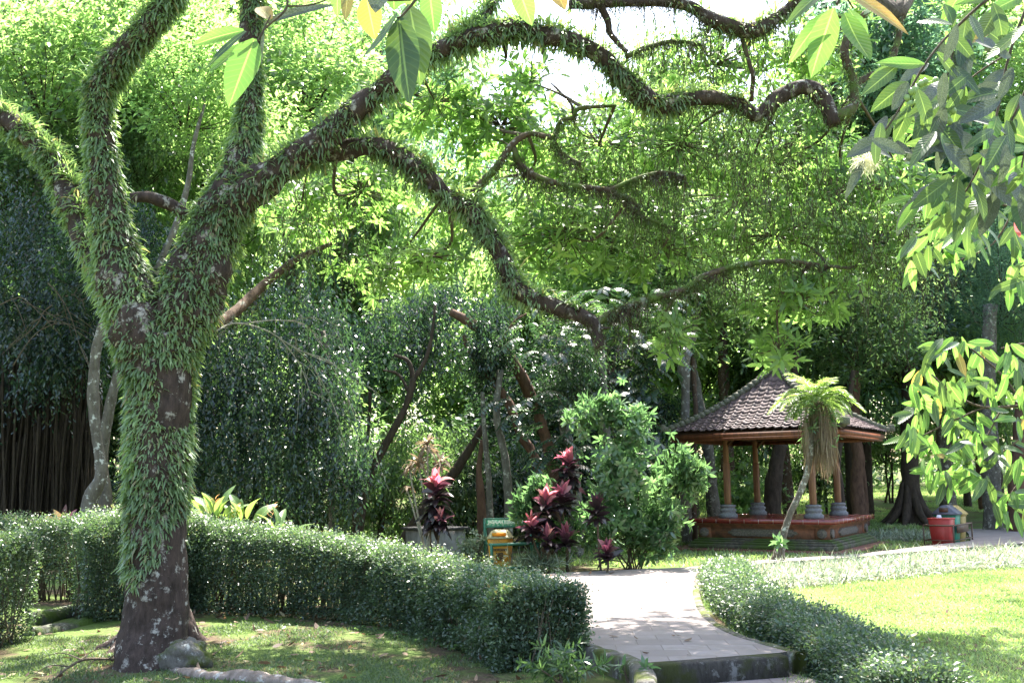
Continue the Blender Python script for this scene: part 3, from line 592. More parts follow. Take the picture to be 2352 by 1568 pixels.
# surface roots and the mossy knob beside the trunk
mb = MB(); kp = G(418, 1536, 0)
tube(mb, [G(395, 1540, 0), G(470, 1556, .0), G(560, 1562, .0), G(650, 1572, 0), G(760, 1585, -.02)], [.05, .07, .085, .07, .05], 12, 8, bumps=.35, bscale=5)
for x, y, r in ((516, 1486, .07), (573, 1492, .055), (190, 1484, .06), (160, 1500, .05)):
    q = G(x, y, 0); m2 = MB(); blob(m2, (q[0], q[1], -.0), (r * 1.5, r * 1.2, r * .8), seed=x, rough=.4); m2.build('root_knob', 'bark_root', tree, smooth=True)
mb.build('surface_root', 'bark_root', tree, smooth=True)

mb = MB(); blob(mb, (kp[0], kp[1] + .06, .07), (.24, .2, .2), seed=3, rough=.3, nu=36, nv=24)
tag(mb.build('mossy_boulder', 'stone_kerb', smooth=True), 'rounded mossy grey stone beside the foot of the ferny tree', 'boulder')

# ------------------------------------------------------------------ tiled roof pavilion
pav = thing('pavilion', 'open sided garden pavilion on a red tiled plinth under a steep clay tile roof', 'pavilion', (6.30, 23.65, 0), math.radians(-33))
Z0 = .055
mb = MB(); box(mb, (-.14, 0, Z0 - .03), (4.02, 4.2, .15), 0, bev=.01); mb.build('ground_slab', 'step_red', pav)
mb = MB(); z = Z0 + .12
for hw, h in ((1.66, .09), (1.63, .05), (1.56, .045), (1.50, .04)): box(mb, (0, 0, z), (2 * hw, 2 * hw + .2, h), 0, bev=.012); z += h
mb.build('plinth_base', 'plinth_moss', pav)
mb = MB(); box(mb, (0, 0, z), (2.90, 3.10, .225), 0); zb = z; z += .225
for sx in (-1.33, 1.33):
    for sy in (-1.43, 1.43): box(mb, (sx, sy, zb - .002), (.30, .30, .23), 0)
for hw, h in ((1.47, .03), (1.51, .03), (1.56, .035)): box(mb, (0, 0, z), (2 * hw, 2 * hw + .2, h), 0, bev=.006); z += h
mb.build('plinth_wall', 'brick_orange', pav)
mb = MB(); zr = zb + .12
def relief(mb, cx, cy, hw, hh, th, axis):
    c = .085; out = [(-hw, 0), (-hw + c * .45, hh * .45), (-hw + c, hh * .5), (-hw + c * 1.3, hh), (hw - c * 1.3, hh), (hw - c, hh * .5), (hw - c * .45, hh * .45), (hw, 0)] if hw > .2 else [(-hw, -hh * .4), (-hw, hh * .4), (-hw * .4, hh), (hw * .4, hh), (hw, hh * .4), (hw, 0)]
    top = [p for p in out]; bot = [(x, -y) for x, y in reversed(out) if y > 0]; pl = top + bot; n = len(pl); V = []
    for dth, k in ((0, 1.), (th * .7, .98), (th, .9)):
        for x, y in pl: V.append((cx + x * k, cy - dth, zr + y * k) if axis == 'f' else (cx + dth, cy + x * k, zr + y * k))
    q = [[i * n + j, i * n + (j + 1) % n, (i + 1) * n + (j + 1) % n, (i + 1) * n + j] for i in range(2) for j in range(n)]
    mb.add(V, [np.array(q), (np.arange(n) + 2 * n)[None]])
for hw, hh, ax, u in ((.80, .082, 'f', 0), (.105, .1, 'f', -1.33), (.105, .1, 'f', 1.33), (.80, .082, 's', 0), (.105, .1, 's', -1.43), (.105, .1, 's', 1.43)):
    mb = MB(); off = 0 if abs(u) < .1 else .03
    relief(mb, u if ax == 'f' else 1.45 + off, -1.55 - off if ax == 'f' else u, hw, hh, .045, ax); mb.build('stone_panel', 'stone_relief', pav)
mb = MB(); ztop = z + .10
box(mb, (0, 0, z), (3.26, 3.46, .097), 1)
for y in (-1.736, 1.736): box(mb, (0, y, z + .003), (3.27, .012, .096), 0)
for x in (-1.636, 1.636): box(mb, (x, 0, z + .003), (.012, 3.46, .0955), 0)
for k in range(1, 10):      # pale joints in the red edging
    for y in (-1.7432, 1.7432): box(mb, (-1.635 + .327 * k, y, z + .004), (.007, .003, .092), 1)
    for x in (-1.6432, 1.6432): box(mb, (x, -1.735 + .347 * k, z + .004), (.003, .007, .092), 1)
for i in range(11):
    for j in range(12):
        box(mb, (-1.63 + 3.26 / 11 * (i + .5), -1.73 + 3.46 / 12 * (j + .5), z + .0965), (3.26 / 11 - .006, 3.46 / 12 - .006, .006), 0)
mb.build('tiled_floor', ['tile_red', 'grout'], pav); ZT = ztop + .002
for sx, sy in ((-.97, -1.0), (1.0, -1.0), (-.97, 1.0), (1.0, 1.0)):
    pst = thing('post', None, None, (sx, sy, ZT)); pst.parent = pav
    mb = MB(); stack(mb, [(.215, 0), (.215, .07), (.185, .09), (.165, .12), (.185, .145), (.195, .17), (.185, .195), (.15, .215), (.15, .235), (.175, .25), (.175, .285), (.12, .30)], 8, rot0=PI / 8); mb.build('stone_footing', 'stone_base', pst)
    mb = MB(); box(mb, (0, 0, .30), (.135, .135, .95), bev=.015); box(mb, (0, 0, 1.245), (.11, .11, .72), bev=.012); mb.build('wooden_shaft', 'wood_post', pst)
EV = 2.77; HE = 2.02
mb = MB()
for s in (-1, 1):
    box(mb, (0, s * 1.0, ZT + 1.80), (2.5, .10, .13), bev=.008); box(mb, (s * .98, 0, ZT + 1.803), (.10, 2.5, .124), bev=.008)
    for q in (-.97, 1.0):   # knee braces
        tube(mb, [(q + .0, s * 1.0, ZT + 1.6), (q + (.22 if q < 0 else -.22), s * 1.0, ZT + 1.81)], [.03, .03], 4, 1)
mb.build('beams', 'wood_dark', pav)
mb = MB()
for a in range(4):
    r = a * PI / 2; h = HE - .10
    for hh, dz, th in ((h, -.155, .10), (h - .035, -.215, .065)):
        c = np.array((0, -hh)); R2 = np.array(((math.cos(r), -math.sin(r)), (math.sin(r), math.cos(r)))); c = R2 @ c
        box(mb, (c[0], c[1], EV + dz), (2 * hh + (.03 if a % 2 else -.031), .035, th), 0, r)
mb.build('fascia', 'wood_orange', pav)
H = 1.53
prof = lambda t: H * (.60 * t + .40 * t ** 2.1)          # concave slope, t from eave (0) to peak (1)
mb = MB()   # boarded underside
for a in range(4):
    r = a * PI / 2; R2 = np.array(((math.cos(r), -math.sin(r)), (math.sin(r), math.cos(r))))
    pts = [];
    for t in np.linspace(0, .98, 12):
        h = (HE - .06) * (1 - t)
        for x in (-h, h): q = R2 @ np.array((x, -h)); pts.append((q[0], q[1], EV - .05 + prof(t)))
    mb.add(pts, np.array([[2 * i, 2 * i + 1, 2 * i + 3, 2 * i + 2] for i in range(11)]))
mb.build('underside', 'wood_dark', pav)
mb = MB(); rows = 17; tw = .19
for a in range(4):
    r = a * PI / 2; ca, sa = math.cos(r), math.sin(r)
    for k in range(rows):
        t0, t1 = k / rows, min(1, (k + 1.12) / rows); y0, y1 = HE * (1 - t0), HE * (1 - t1)
        nt_ = int(np.ceil(2 * y0 / tw)) + 1
        for j in range(-nt_ // 2 - 1, nt_ // 2 + 2):
            xa, xb = (j - .5 + (.5 if 0 else 0)) * tw, (j + .5) * tw
            if xa > y0 or xb < -y0: continue
            jz, jy, jt = rng.normal(0, .004), rng.normal(0, .006), rng.normal(0, .006); us = np.linspace(0, 1, 9); V = []; tv = rng.random()
            for e, (yy, tt, up) in enumerate(((y0, t0, .034), (y1, t1, .008))):
                for u in us:
                    wv = .030 * math.exp(-((u - .22) / .13) ** 2) + .006 * math.cos(2 * PI * u); x = np.clip(xa + (xb - xa) * u, -yy, yy)
                    V.append((x, -yy + jy, EV + prof(tt) + up + wv + jz + jt * (u - .5)))
            m = len(us)
            for u in us:    # front lip
                x, y, zz = V[len(V) - 2 * m + list(us).index(u)] if False else (0, 0, 0)
            lip = [(x, y + .002, zz - .020) for x, y, zz in V[:m]]
            V = np.array(V + lip); V = np.c_[V[:, 0] * ca - V[:, 1] * sa, V[:, 0] * sa + V[:, 1] * ca, V[:, 2]]
            q = [[i, i + 1, m + i + 1, m + i] for i in range(m - 1)] + [[2 * m + i, 2 * m + i + 1, i + 1, i] for i in range(m - 1)]
            mb.add(V, np.array(q), 0, tv)
mb.build('roof_tiles', 'roof_tile', pav)
mb = MB()
for sx, sy in ((-1, -1), (1, -1), (1, 1), (-1, 1)):
    for k in range(22):
        t = k / 22 * .97; t2 = (k + 1.15) / 22 * .97; h, h2 = HE * (1 - t) + .02, HE * (1 - t2) + .02
        tube(mb, [(sx * h, sy * h, EV + prof(t) + .055), (sx * h2, sy * h2, EV + prof(t2) + .035)], [.082, .066], 10, 1)
    h = HE + .03; box(mb, (sx * (h + .02), sy * (h + .02), EV + .02), (.16, .16, .17), 0, PI / 4 * sx * sy, (.7, 1.2), bev=.02)
mb.build('ridge_caps', 'roof_ridge', pav, smooth=False)
mb = MB(); stack(mb, [(.16, 0), (.22, .05), (.22, .10), (.15, .13), (.13, .17), (.19, .22), (.19, .27), (.12, .30), (.10, .38), (.14, .42), (.05, .52), (.02, .58)], 8, c=(0, 0, EV + H - .05)); mb.build('finial', 'roof_ridge', pav)

# ------------------------------------------------------------------ words
def words(text, size, loc, rx, rz, mat, parent, name='lettering', sx=1., wt=.0):
    cu = bpy.data.curves.new(name, 'FONT'); cu.body = text; cu.size = size; cu.align_x = 'CENTER'; cu.align_y = 'CENTER'; cu.extrude = .001; cu.offset = wt
    o = bpy.data.objects.new(name, cu); C.objects.link(o); o.parent = parent; o.location = loc; o.rotation_euler = (rx, 0, rz); o.scale = (sx, 1, 1); cu.materials.append(MATS[mat])
    bpy.context.view_layer.update(); me = bpy.data.meshes.new_from_object(o.evaluated_get(bpy.context.evaluated_depsgraph_get())); q = bpy.data.objects.new(name, me); C.objects.link(q); q.parent = parent; q.location = loc; q.rotation_euler = (rx, 0, rz); q.scale = (sx, 1, 1)
    bpy.data.objects.remove(o); bpy.data.curves.remove(cu); return q

# ------------------------------------------------------------------ sign frame and yellow bin, Y about 18.4
Yb = 18.3; c = P(1173, 1300, Yb); gx = float(gz(c[0], Yb)); U = Yb / F
def sg(cx, cy): return 1091 + cx * .0915, 1171.4 + cy * .0915
def W3(cx, cy, dy=0.): return P(*sg(cx, cy), Yb + dy)
fr = thing('sign_frame', 'green metal frame carrying a weathered green notice board over the yellow bin', 'sign', (c[0], Yb, gx))
o0 = np.array((c[0], Yb, gx))
def bar(mb, a, b, th): a, b = np.asarray(a) - o0, np.asarray(b) - o0; tube(mb, [a, b], [th * .71, th * .71], 4, 1)
tl, tr = W3(245, 215, .30), W3(1405, 190, .30)
for q, nm in ((tl, 0), (tr, 1)):
    mb = MB(); bot = np.array((q[0] + .01, q[1], gx - .05)); bar(mb, q, bot, .042); mb.build('post', 'metal_green', fr)
fl, frr = W3(415, 870, -.22), W3(1585, 825, -.22)
for q in (fl, frr):
    mb = MB(); bar(mb, q, (q[0] + .01, q[1], gx - .05), .042); mb.build('post', 'metal_green', fr)
mb = MB(); bl, br_ = np.array((tl[0], tl[1], fl[2])), np.array((tr[0], tr[1], frr[2]))
bar(mb, fl, frr, .04); bar(mb, bl, fl, .04); bar(mb, br_, frr, .04); lo1, lo2 = frr.copy(), fl.copy(); lo1[2] = lo2[2] = gx + .07; bar(mb, lo1, lo2, .035); bar(mb, (tr[0], tr[1], gx + .07), lo1, .035); bar(mb, (tl[0], tl[1], gx + .07), lo2, .035); mb.build('rails', 'metal_green', fr)
sgn = thing('sign_board', None, None, tuple((tl + tr) / 2 - o0), math.atan2(tr[1] - tl[1], tr[0] - tl[0])); sgn.parent = fr
sw = np.linalg.norm(tr - tl); sh = 225 * .0915 * U * 1.0
mb = MB(); box(mb, (0, 0, -sh + .01), (sw - .03, .02, sh - .02)); mb.build('panel', 'sign_green', sgn)
mb = MB()
for x, z, a_, b_ in ((0, -.02, sw + .02, .03), (0, -sh - .0, sw + .02, .03)): box(mb, (x, -.004, z), (a_, .035, b_), bev=.004)
for s in (-1, 1): box(mb, (s * (sw / 2 - .012), -.003, -sh + .028), (.03, .032, sh - .045))
mb.build('border', 'metal_green', sgn)
words('JAGALAH KEBERSIHAN', .082, (-.03, -.0125, -sh * .38), PI / 2, 0, 'sign_letter', sgn, sx=.80, wt=.002)
words('~', .07, (.06, -.0125, -sh * .70), PI / 2, 0, 'sign_letter', sgn)
mb = MB(); V = []; n = 20
for r in (.036, .030): V += [(r * math.cos(2 * PI * k / n), 0, r * math.sin(2 * PI * k / n)) for k in range(n)]
mb.add(V, np.array([[k, (k + 1) % n, n + (k + 1) % n, n + k] for k in range(n)])); mb.add([(.018 * math.sin(k * 2.4) * (k % 3 + 1) / 3, 0, .018 * math.cos(k * 2.4) * (k % 3 + 1) / 3) for k in range(9)], np.array([[0, 2, 4], [1, 5, 7], [3, 6, 8]]))
em = mb.build('emblem', 'lid_grey', sgn); em.location = (sw / 2 - .085, -.0125, -sh * .48)

bc = W3(640, 1300, .05); bz = gx; ybin = thing('yellow_bin', 'yellow lidded litter bin with black lettering inside the green frame', 'bin', (bc[0], bc[1], bz), math.radians(-12))
bw = 630 * .0915 * U * .93; rim = W3(640, 700, .05)[2] - bz; top = W3(640, 485, .05)[2] - bz
mb = MB(); box(mb, (0, 0, .0), (bw * .72, bw * .66, rim), 0, taper=(1.30, 1.32), bev=.025)
box(mb, (0, -bw * .35, .06), (bw * .5, .02, rim * .72), 0, taper=(1.15, 1), bev=.004)
bb_ = mb.build('body', 'bin_yellow', ybin)
mb = MB(); V = []; secs = []
for z_, hx, hy in ((0, .52, .49), (.03, .52, .49), (.035, .47, .45), (.55, .42, .42), (.85, .34, .36), (1.0, .26, .28)):
    secs.append((z_ * (top - rim) if z_ > .05 else z_, hx * bw, hy * bw))
n = 16
for z_, hx, hy in secs:
    for k in range(n):
        t = 2 * PI * (k + .5) / n; cx_, sy_ = math.cos(t), math.sin(t); e = .35; V.append((hx * np.sign(cx_) * abs(cx_) ** e, hy * np.sign(sy_) * abs(sy_) ** e, rim + z_))
k6 = len(secs); mb.add(V, [np.array([[i * n + j, i * n + (j + 1) % n, (i + 1) * n + (j + 1) % n, (i + 1) * n + j] for i in range(k6 - 1) for j in range(n)]), (np.arange(n) + (k6 - 1) * n)[None]])
ld = mb.build('lid', 'bin_lid', ybin)
mb = MB(); box(mb, (.02, -bw * .452, rim + .05), (bw * .60, .012, (top - rim) * .38)); mb.build('lid_flap', 'bin_yellow', ybin)
tl_ = math.atan2(bw * .66 * .16, rim)
for tx, sz, zz, sx in (('ANORGANIK', .063, .66, .75), ('PLASTIK', .042, .545, .85), ('KERTAS', .042, .48, .85), ('KALENG', .042, .415, .85), ('BOTOL', .042, .35, .85)):
    words(tx, sz, (.03, -bw * (.33 + .32 * .33 * zz + .035) - .012, rim * zz), PI / 2 + tl_ * .9, 0, 'letter_black', bb_, sx=sx, wt=.0025)

# ------------------------------------------------------------------ three bins in a rack on the right
rk = P(2178, 1248, 24.0); rz_ = float(gz(rk[0], 24)); RA = math.radians(-52)
def rloc(u, v): return (rk[0] + u * math.cos(RA) - v * math.sin(RA), rk[1] + u * math.sin(RA) + v * math.cos(RA), rz_)
# rack axis points away from the viewer and to the right; bins stand in a row along it
ax = unit(np.array((.62, .78, 0))); px_ = np.array((ax[1], -ax[0], 0)); rr = math.atan2(px_[1], px_[0])
def tbin(name, label, i, mat, lidmat, lid_open=False, h=.62):
    q = np.array((rk[0], rk[1], rz_)) + ax * (i * .50 - .42); t = thing(name, label, 'bin', tuple(q), rr, 'three sorting bins in a metal rack')
    mb = MB(); box(mb, (0, 0, 0), (.40, .36, h), 0, taper=(1.22, 1.2), bev=.02); box(mb, (0, 0, h - .03), (.51, .46, .035), 0, bev=.01); box(mb, (0, -.195, .08), (.2, .02, h * .6), 0, taper=(1.15, 1), bev=.008); mb.build('body', mat, t)
    if lidmat:
        mb = MB(); V = [(-.28, -.26, 0), (.28, -.26, 0), (.28, .26, 0), (-.28, .26, 0), (-.28, -.26, .03), (.28, -.26, .03), (.28, .26, .03), (-.28, .26, .03), (-.06, -.24, .22), (.06, -.24, .22), (.06, .24, .22), (-.06, .24, .22)]
        V = [(x, y, z + h + .004) for x, y, z in V]; mb.add(V, [np.array([[0, 3, 2, 1], [8, 9, 10, 11]] + [[i_ * 4 + j, i_ * 4 + (j + 1) % 4, (i_ + 1) * 4 + (j + 1) % 4, (i_ + 1) * 4 + j] for i_ in (0, 1) for j in range(4)])]); mb.build('lid', lidmat, t)
        mb = MB(); box(mb, (0, -.26, h + .07), (.2, .012, .1)); mb.build('flap', 'rack_metal' if lidmat != 'bin_tan' else 'bin_tan', t)
    return t
tbin('red_bin', 'open topped red bin nearest the pavilion in the metal rack', 0, 'bin_red', None)
tbin('green_bin', 'green bin with a dark peaked lid between the red and tan ones', 1, 'bin_green', 'lid_grey', h=.68)
tbin('tan_bin', 'bin with a tan peaked lid at the far end of the metal rack', 2, 'bin_tan', 'bin_tan', h=.66)
mb = MB(); q = np.array((rk[0], rk[1], rz_)) - ax * .42 + UP * .60 + px_ * -.05; box(mb, (q[0], q[1], q[2]), (.16, .05, .09), 0, .3, (.5, .6)); tag(mb.build('paper_scrap', 'paper'), 'crumpled white paper scrap lying on top of the red bin', 'litter')
mb = MB(); o = np.array((rk[0], rk[1], rz_)); c4 = [o - ax * .72 - px_ * .33, o - ax * .72 + px_ * .33, o + ax * .86 + px_ * .33, o + ax * .86 - px_ * .33]
tr_ = thing('bin_rack', 'low dark metal rail rack holding three sorting bins', 'rack', tuple(o)); c4 = [q - o for q in c4]
for q in c4:
    mb = MB(); tube(mb, [q - UP * .06, q + UP * .46], [.018, .018], 8, 1); mb.build('leg', 'rack_metal', tr_)
mb = MB()
for i in range(4): tube(mb, [c4[i] + UP * .46, c4[(i + 1) % 4] + UP * .46], [.018, .018], 8, 1); tube(mb, [c4[i] + UP * .12, c4[(i + 1) % 4] + UP * .12], [.012, .012], 6, 1)
q = (c4[1] + c4[2]) / 2; box(mb, (q[0], q[1], .28), (.95, .02, .20), 0, math.atan2(ax[1], ax[0])); mb.build('rails', 'rack_metal', tr_)

# ------------------------------------------------------------------ concrete box left of the bin
Yc = 20.6; cl = P(965, 1265, Yc); zc = float(gz(0, 20.6)); sx0 = (1000 - 1176) * Yc / F
cb = thing('concrete_tank', 'square pale concrete tank with a dark overhanging slab lid behind the red cordyline', 'tank', (P(1000, 1265, Yc)[0], Yc, zc), math.radians(38))
mb = MB(); box(mb, (0, .0, -.05), (.88, .88, .68), bev=.01); mb.build('wall', 'concrete_pale', cb)
mb = MB(); box(mb, (0, 0, .632), (1.02, 1.02, .06), bev=.012); mb.build('slab_lid', 'concrete_dark', cb)

# ------------------------------------------------------------------ hedges
def hedge(label, line, thick, hts, n, L=.036, name='hedge', loose=.0, mat='leaf_hedge', stems=260, holes=.0, base_gap=.0):
    """line: centre line on the ground; hts: heights at its points"""
    q = np.c_[np.array(line), np.array(hts)]; p = catmull(q, 12); seg = np.r_[0, np.cumsum(np.linalg.norm(np.diff(p[:, :2], axis=0), axis=1))]
    t = unit(np.gradient(p[:, :2], axis=0)); s = np.c_[t[:, 1], -t[:, 0]]
    def at(u): return [np.interp(u, seg, p[:, i]) for i in (0, 1, 2)] + [np.interp(u, seg, s[:, 0]), np.interp(u, seg, s[:, 1])]
    h = thing(name, label, 'hedge'); l = rng.uniform(0, seg[-1], n); x, y, H_, sx, sy = at(l)
    a = rng.uniform(-1, 1, n); z = rng.random(n) ** .9; top = rng.random(n) < .34; dep = np.abs(rng.normal(0, .10, n))
    sgn = np.sign(a); a = np.where(top, a, sgn * (1 - dep * 1.6)); z = np.where(top, 1 - dep * .8, z)
    z = np.where(~top, base_gap + (1 - base_gap) * z, z)
    z *= 1 - .24 * np.clip(np.abs(a) - .45, 0, 1) ** 1.5 - .10 * np.exp(-np.minimum(l, seg[-1] - l) / .22)
    ends = rng.random(n) < .09; l = np.where(ends, np.where(rng.random(n) < .5, np.abs(rng.normal(0, .07, n)), seg[-1] - np.abs(rng.normal(0, .07, n))), l); a = np.where(ends, rng.uniform(-1, 1, n), a); x, y, H_, sx, sy = at(l)
    bulge = 1 + .26 * np.array([noise.noise(Vector((b * 1.6, c * 2.2, d))) for b, c, d in zip(l, z * 1.2, sgn)])
    hn = 1 + .11 * np.array([noise.noise(Vector((b * 2.5, c * 1.5, 7.))) for b, c in zip(l, a)])
    pos = np.c_[x + sx * a * thick / 2 * bulge, y + sy * a * thick / 2 * bulge, gz(x, y) + z * H_ * hn]
    pos += rng.normal(0, .03 + loose, (n, 3)); pos[:, 2] = np.maximum(pos[:, 2], gz(pos[:, 0], pos[:, 1]) + .01)
    if holes:
        k = vnoise(pos, 5., 2.) > -.5 + holes * (1 - z); pos, a, z, sx, sy, top = pos[k], a[k], z[k], sx[k], sy[k], top[k]; n = len(pos)
    d = np.c_[sx * a * 1.0, sy * a * 1.0, np.where(top, .8, .15)] + rng.normal(0, .65, (n, 3)); nr = np.c_[sx * a * .5, sy * a * .5, np.ones(n)] + rng.normal(0, .5, (n, 3))
    mb = MB(); LL = L * rng.uniform(.6, 1.4, n); leaves(mb, pos, d, nr, LL, LL * .5, .1, v=np.clip(.4 + .5 * vnoise(pos, 2.2, 4) + rng.normal(0, .22, n), 0, 1), detail=0)
    # sprigs that stick out of the clipped top
    m = max(60, n // 220); l2 = rng.uniform(0, seg[-1], m); x, y, H_, sx, sy = at(l2); a = rng.uniform(-.9, .9, m)
    for i in range(m):
        b = np.array((x[i] + sx[i] * a[i] * thick / 2, y[i] + sy[i] * a[i] * thick / 2, float(gz(x[i], y[i])) + H_[i] * .97)); hh = rng.uniform(.04, .17); k = 9
        pp = b + np.c_[rng.normal(0, .012, (k, 2)), np.linspace(0, hh, k)]; leaves(mb, pp, np.c_[rng.normal(0, 1, (k, 2)), np.full(k, .6)], UP + rng.normal(0, .4, (k, 3)), L * .9, L * .45, .1, v=rng.uniform(.5, 1, k))
    mb.build('leaves', mat, h)['kind'] = 'stuff'
    mb = MB()
    for i in range(stems):
        l_ = rng.uniform(0, seg[-1]); x, y, H_, sx, sy = at(l_); a = rng.uniform(-.6, .6); b = np.array((x + sx * a * thick / 2, y + sy * a * thick / 2, float(gz(x, y)) - .02)); e = b + [rng.normal(0, .12), rng.normal(0, .12), H_ * rng.uniform(.6, .93)]
        tube(mb, [b, (b + e) / 2 + rng.normal(0, .03, 3), e], [.009, .006, .002], 4, 3)
    mb.build('stems', 'twig', h)['kind'] = 'stuff'
    return h
hedge('long clipped hedge curving from behind the ferny tree to the path corner', [(-4.8, 13.5), (-3.6, 13.2), (-2.2, 12.75), (-1.15, 11.95), (-.40, 10.9), (.02, 9.95), (.24, 9.3)], .85, [1.10, 1.04, .90, .76, .70, .72, .74], 210000, holes=.22, stems=700)
hedge('tall clipped hedge at the left edge with a mossy drain beside it', [(-8.2, 11.6), (-6.6, 11.1), (-5.35, 10.75)], .85, [1.2, 1.2, 1.15], 80000, stems=200)
hedge('thin leggy hedge across the gap behind the mossy drain', [(-8.2, 14.6), (-6.4, 14.4), (-5.0, 14.2)], .6, [1.15, 1.12, 1.15], 45000, stems=260, holes=.35, base_gap=.25)
hedge('narrow clipped hedge just left of the ferny trunk', [(-5.35, 12.5), (-4.75, 12.9), (-4.1, 13.3)], .75, [1.22, 1.27, 1.2], 50000, stems=120)
lh = [G(x, y, .05)[:2] for x, y in ((1668, 1345), (1690, 1395), (1752, 1442), (1850, 1487), (1975, 1552), (2120, 1640))]
hedge('low loose hedge edging the lawn along the right side of the path', lh, .56, [.28, .30, .32, .34, .33, .3], 120000, L=.034, loose=.025, stems=300)

# ribbon grass border beside the cross path
bp = catmull([(*G(x, y, .12)[:2],) for x, y in ((1690, 1345), (1790, 1335), (1950, 1322), (2130, 1305), (2300, 1292), (2480, 1275))], 12)
n = 17000; k = rng.uniform(0, len(bp) - 1.01, n); i = k.astype(int); f = (k - i)[:, None]; p = bp[i] * (1 - f) + bp[i + 1] * f
tt = unit(np.gradient(bp, axis=0))[i]; off = np.clip(rng.normal(0, .42, n), -.85, .85); p = p + np.c_[-tt[:, 1], tt[:, 0]] * off[:, None]
tuft = np.round(p / .16) * .16 + rng.normal(0, .03, (n, 2)); p = tuft * .7 + p * .3; p = np.c_[p, gz(p[:, 0], p[:, 1])]
d = np.c_[rng.normal(0, .55, (n, 2)), np.ones(n)]; mb = MB()
straps(mb, p, d, .36 * rng.uniform(.5, 1.3, n), .013, rng.uniform(.25, .8, n), v=np.clip(rng.normal(.62, .28, n), 0, 1), seg=4, prof=(.6, 1, .95, .7, .05))
tag(mb.build('ribbon_grass', 'leaf_border'), 'border of pale striped ribbon grass between the lawn and the cross path', 'grass', kind='stuff')
# second patch of ribbon grass left of the bins
n = 3500; q = np.array([P(x, 1200, 26)[:2] for x in (2010, 2120)]); f = rng.random((n, 1)); p = q[0] * (1 - f) + q[1] * f + rng.normal(0, .4, (n, 2)); p = np.c_[p, gz(p[:, 0], p[:, 1])]; mb = MB()
straps(mb, p, np.c_[rng.normal(0, .6, (n, 2)), np.ones(n)], .32, .014, rng.uniform(.3, .8, n), seg=4, prof=(.6, 1, .95, .7, .05))
tag(mb.build('ribbon_grass', 'leaf_border'), 'patch of silvery ribbon grass left of the sorting bins', 'grass', kind='stuff')

# fallen leaves and low weeds
mb = MB(); pts = []
for poly, dens in ((Gp([(-80, 1455), (420, 1430), (900, 1430), (1180, 1490), (1380, 1600), (1300, 1680), (-160, 1680)], 0), 16), (Gp([(1900, 1460), (2352, 1380), (2600, 1640), (2050, 1640)]), 5), (Gp([(430, 1400), (900, 1420), (1200, 1490), (1330, 1560), (1240, 1570), (900, 1460), (430, 1440)], 0), 45)):
    poly = np.array(poly); lo, hi = poly.min(0), poly.max(0); n = int(dens * (hi - lo).prod()); x, y = rng.uniform(lo[0], hi[0], n), rng.uniform(lo[1], hi[1], n); k = inpoly(x, y, poly); pts.append(np.c_[x[k], y[k], gz(x[k], y[k]) + .025])
x, y = rng.uniform(.2, 4, 400), rng.uniform(8, 17, 400); k = inpoly(x, y, PATH) & (rng.random(400) < .16); pts.append(np.c_[x[k], y[k], np.full(k.sum(), PZ + .012)]); p = np.concatenate(pts); n = len(p); LL = rng.uniform(.05, .13, n); leaves(mb, p, np.c_[rng.normal(size=(n, 2)), rng.normal(0, .2, n)], UP + rng.normal(0, .35, (n, 3)), LL, LL * .36, rng.normal(0, .25, n), detail=1)
tag(mb.build('fallen_leaves', 'leaf_litter'), 'brown fallen leaves scattered on the grass', 'leaves', kind='stuff')
mb = MB(); n = 260; p = []
for k in range(n):
    a = rng.random(); x = 430 + 900 * a; y = 1412 + 120 * max(0, (a - .35) / .65) ** 1.3 + rng.uniform(0, 45); p.append(G(x, y, 0))
rosettes(mb, np.array(p) + UP * .05, UP, 6, .06, .5, (.6, 1.4), .3)
tag(mb.build('weeds', 'leaf_mid'), 'small broad leaved weeds along the foot of the long hedge', 'weeds', kind='stuff')

# ------------------------------------------------------------------ fallen dead branch, twig spray
mb = MB(); a = G(150, 1555, 0); pts = [G(120, 1562, .02), G(160, 1530, .12), G(205, 1512, .1), G(300, 1518, .03), G(330, 1530, .02)]
tube(mb, pts, [.006, .011, .013, .010, .005], 6, 6, bumps=.2, bscale=14)
for s_p, e_p in (((170, 1525), (260, 1490)), ((200, 1513), (180, 1490)), ((230, 1512), (190, 1560)), ((160, 1530), (60, 1560)), ((250, 1512), (310, 1500)), ((190, 1515), (90, 1512))):
    a, b = G(*s_p, .09), G(*e_p, .04); tube(mb, [a, (a + b) / 2 + [0, 0, .06], b], [.007, .005, .002], 5, 5)
tag(mb.build('fallen_branch', 'twig', smooth=True), 'bare dead branch lying on the grass left of the ferny tree', 'branch')
mb = MB()
def spray(mb, pts, r, depth=0):
    pts = np.array(pts); tube(mb, pts, np.linspace(r, r * .4, len(pts)), 5, 5)
    if depth < 2:
        for k in range(6 if depth == 0 else 4):
            f = rng.uniform(.3, 1); i = int(f * (len(pts) - 1.01)); a = pts[i] + (pts[i + 1] - pts[i]) * (f * (len(pts) - 1) - i); dr = unit(pts[-1] - pts[0]) + rng.normal(0, .5, 3); L = np.linalg.norm(pts[-1] - pts[0]) * rng.uniform(.3, .55)
            spray(mb, [a, a + dr * L * .4 + UP * .02, a + dr * L * .75 - UP * .05, a + dr * L - UP * .2 * L], r * .5, depth + 1)
spray(mb, [P(495, 760, 10.1), P(540, 742, 10.4), P(610, 758, 10.8), P(680, 800, 11.2), P(760, 835, 11.6)], .011)
spray(mb, [P(560, 742, 10.5), P(640, 735, 11), P(700, 745, 11.6), P(740, 790, 12)], .007)
tag(mb.build('bare_twigs', 'twig_pale', parent=tree), None, None)

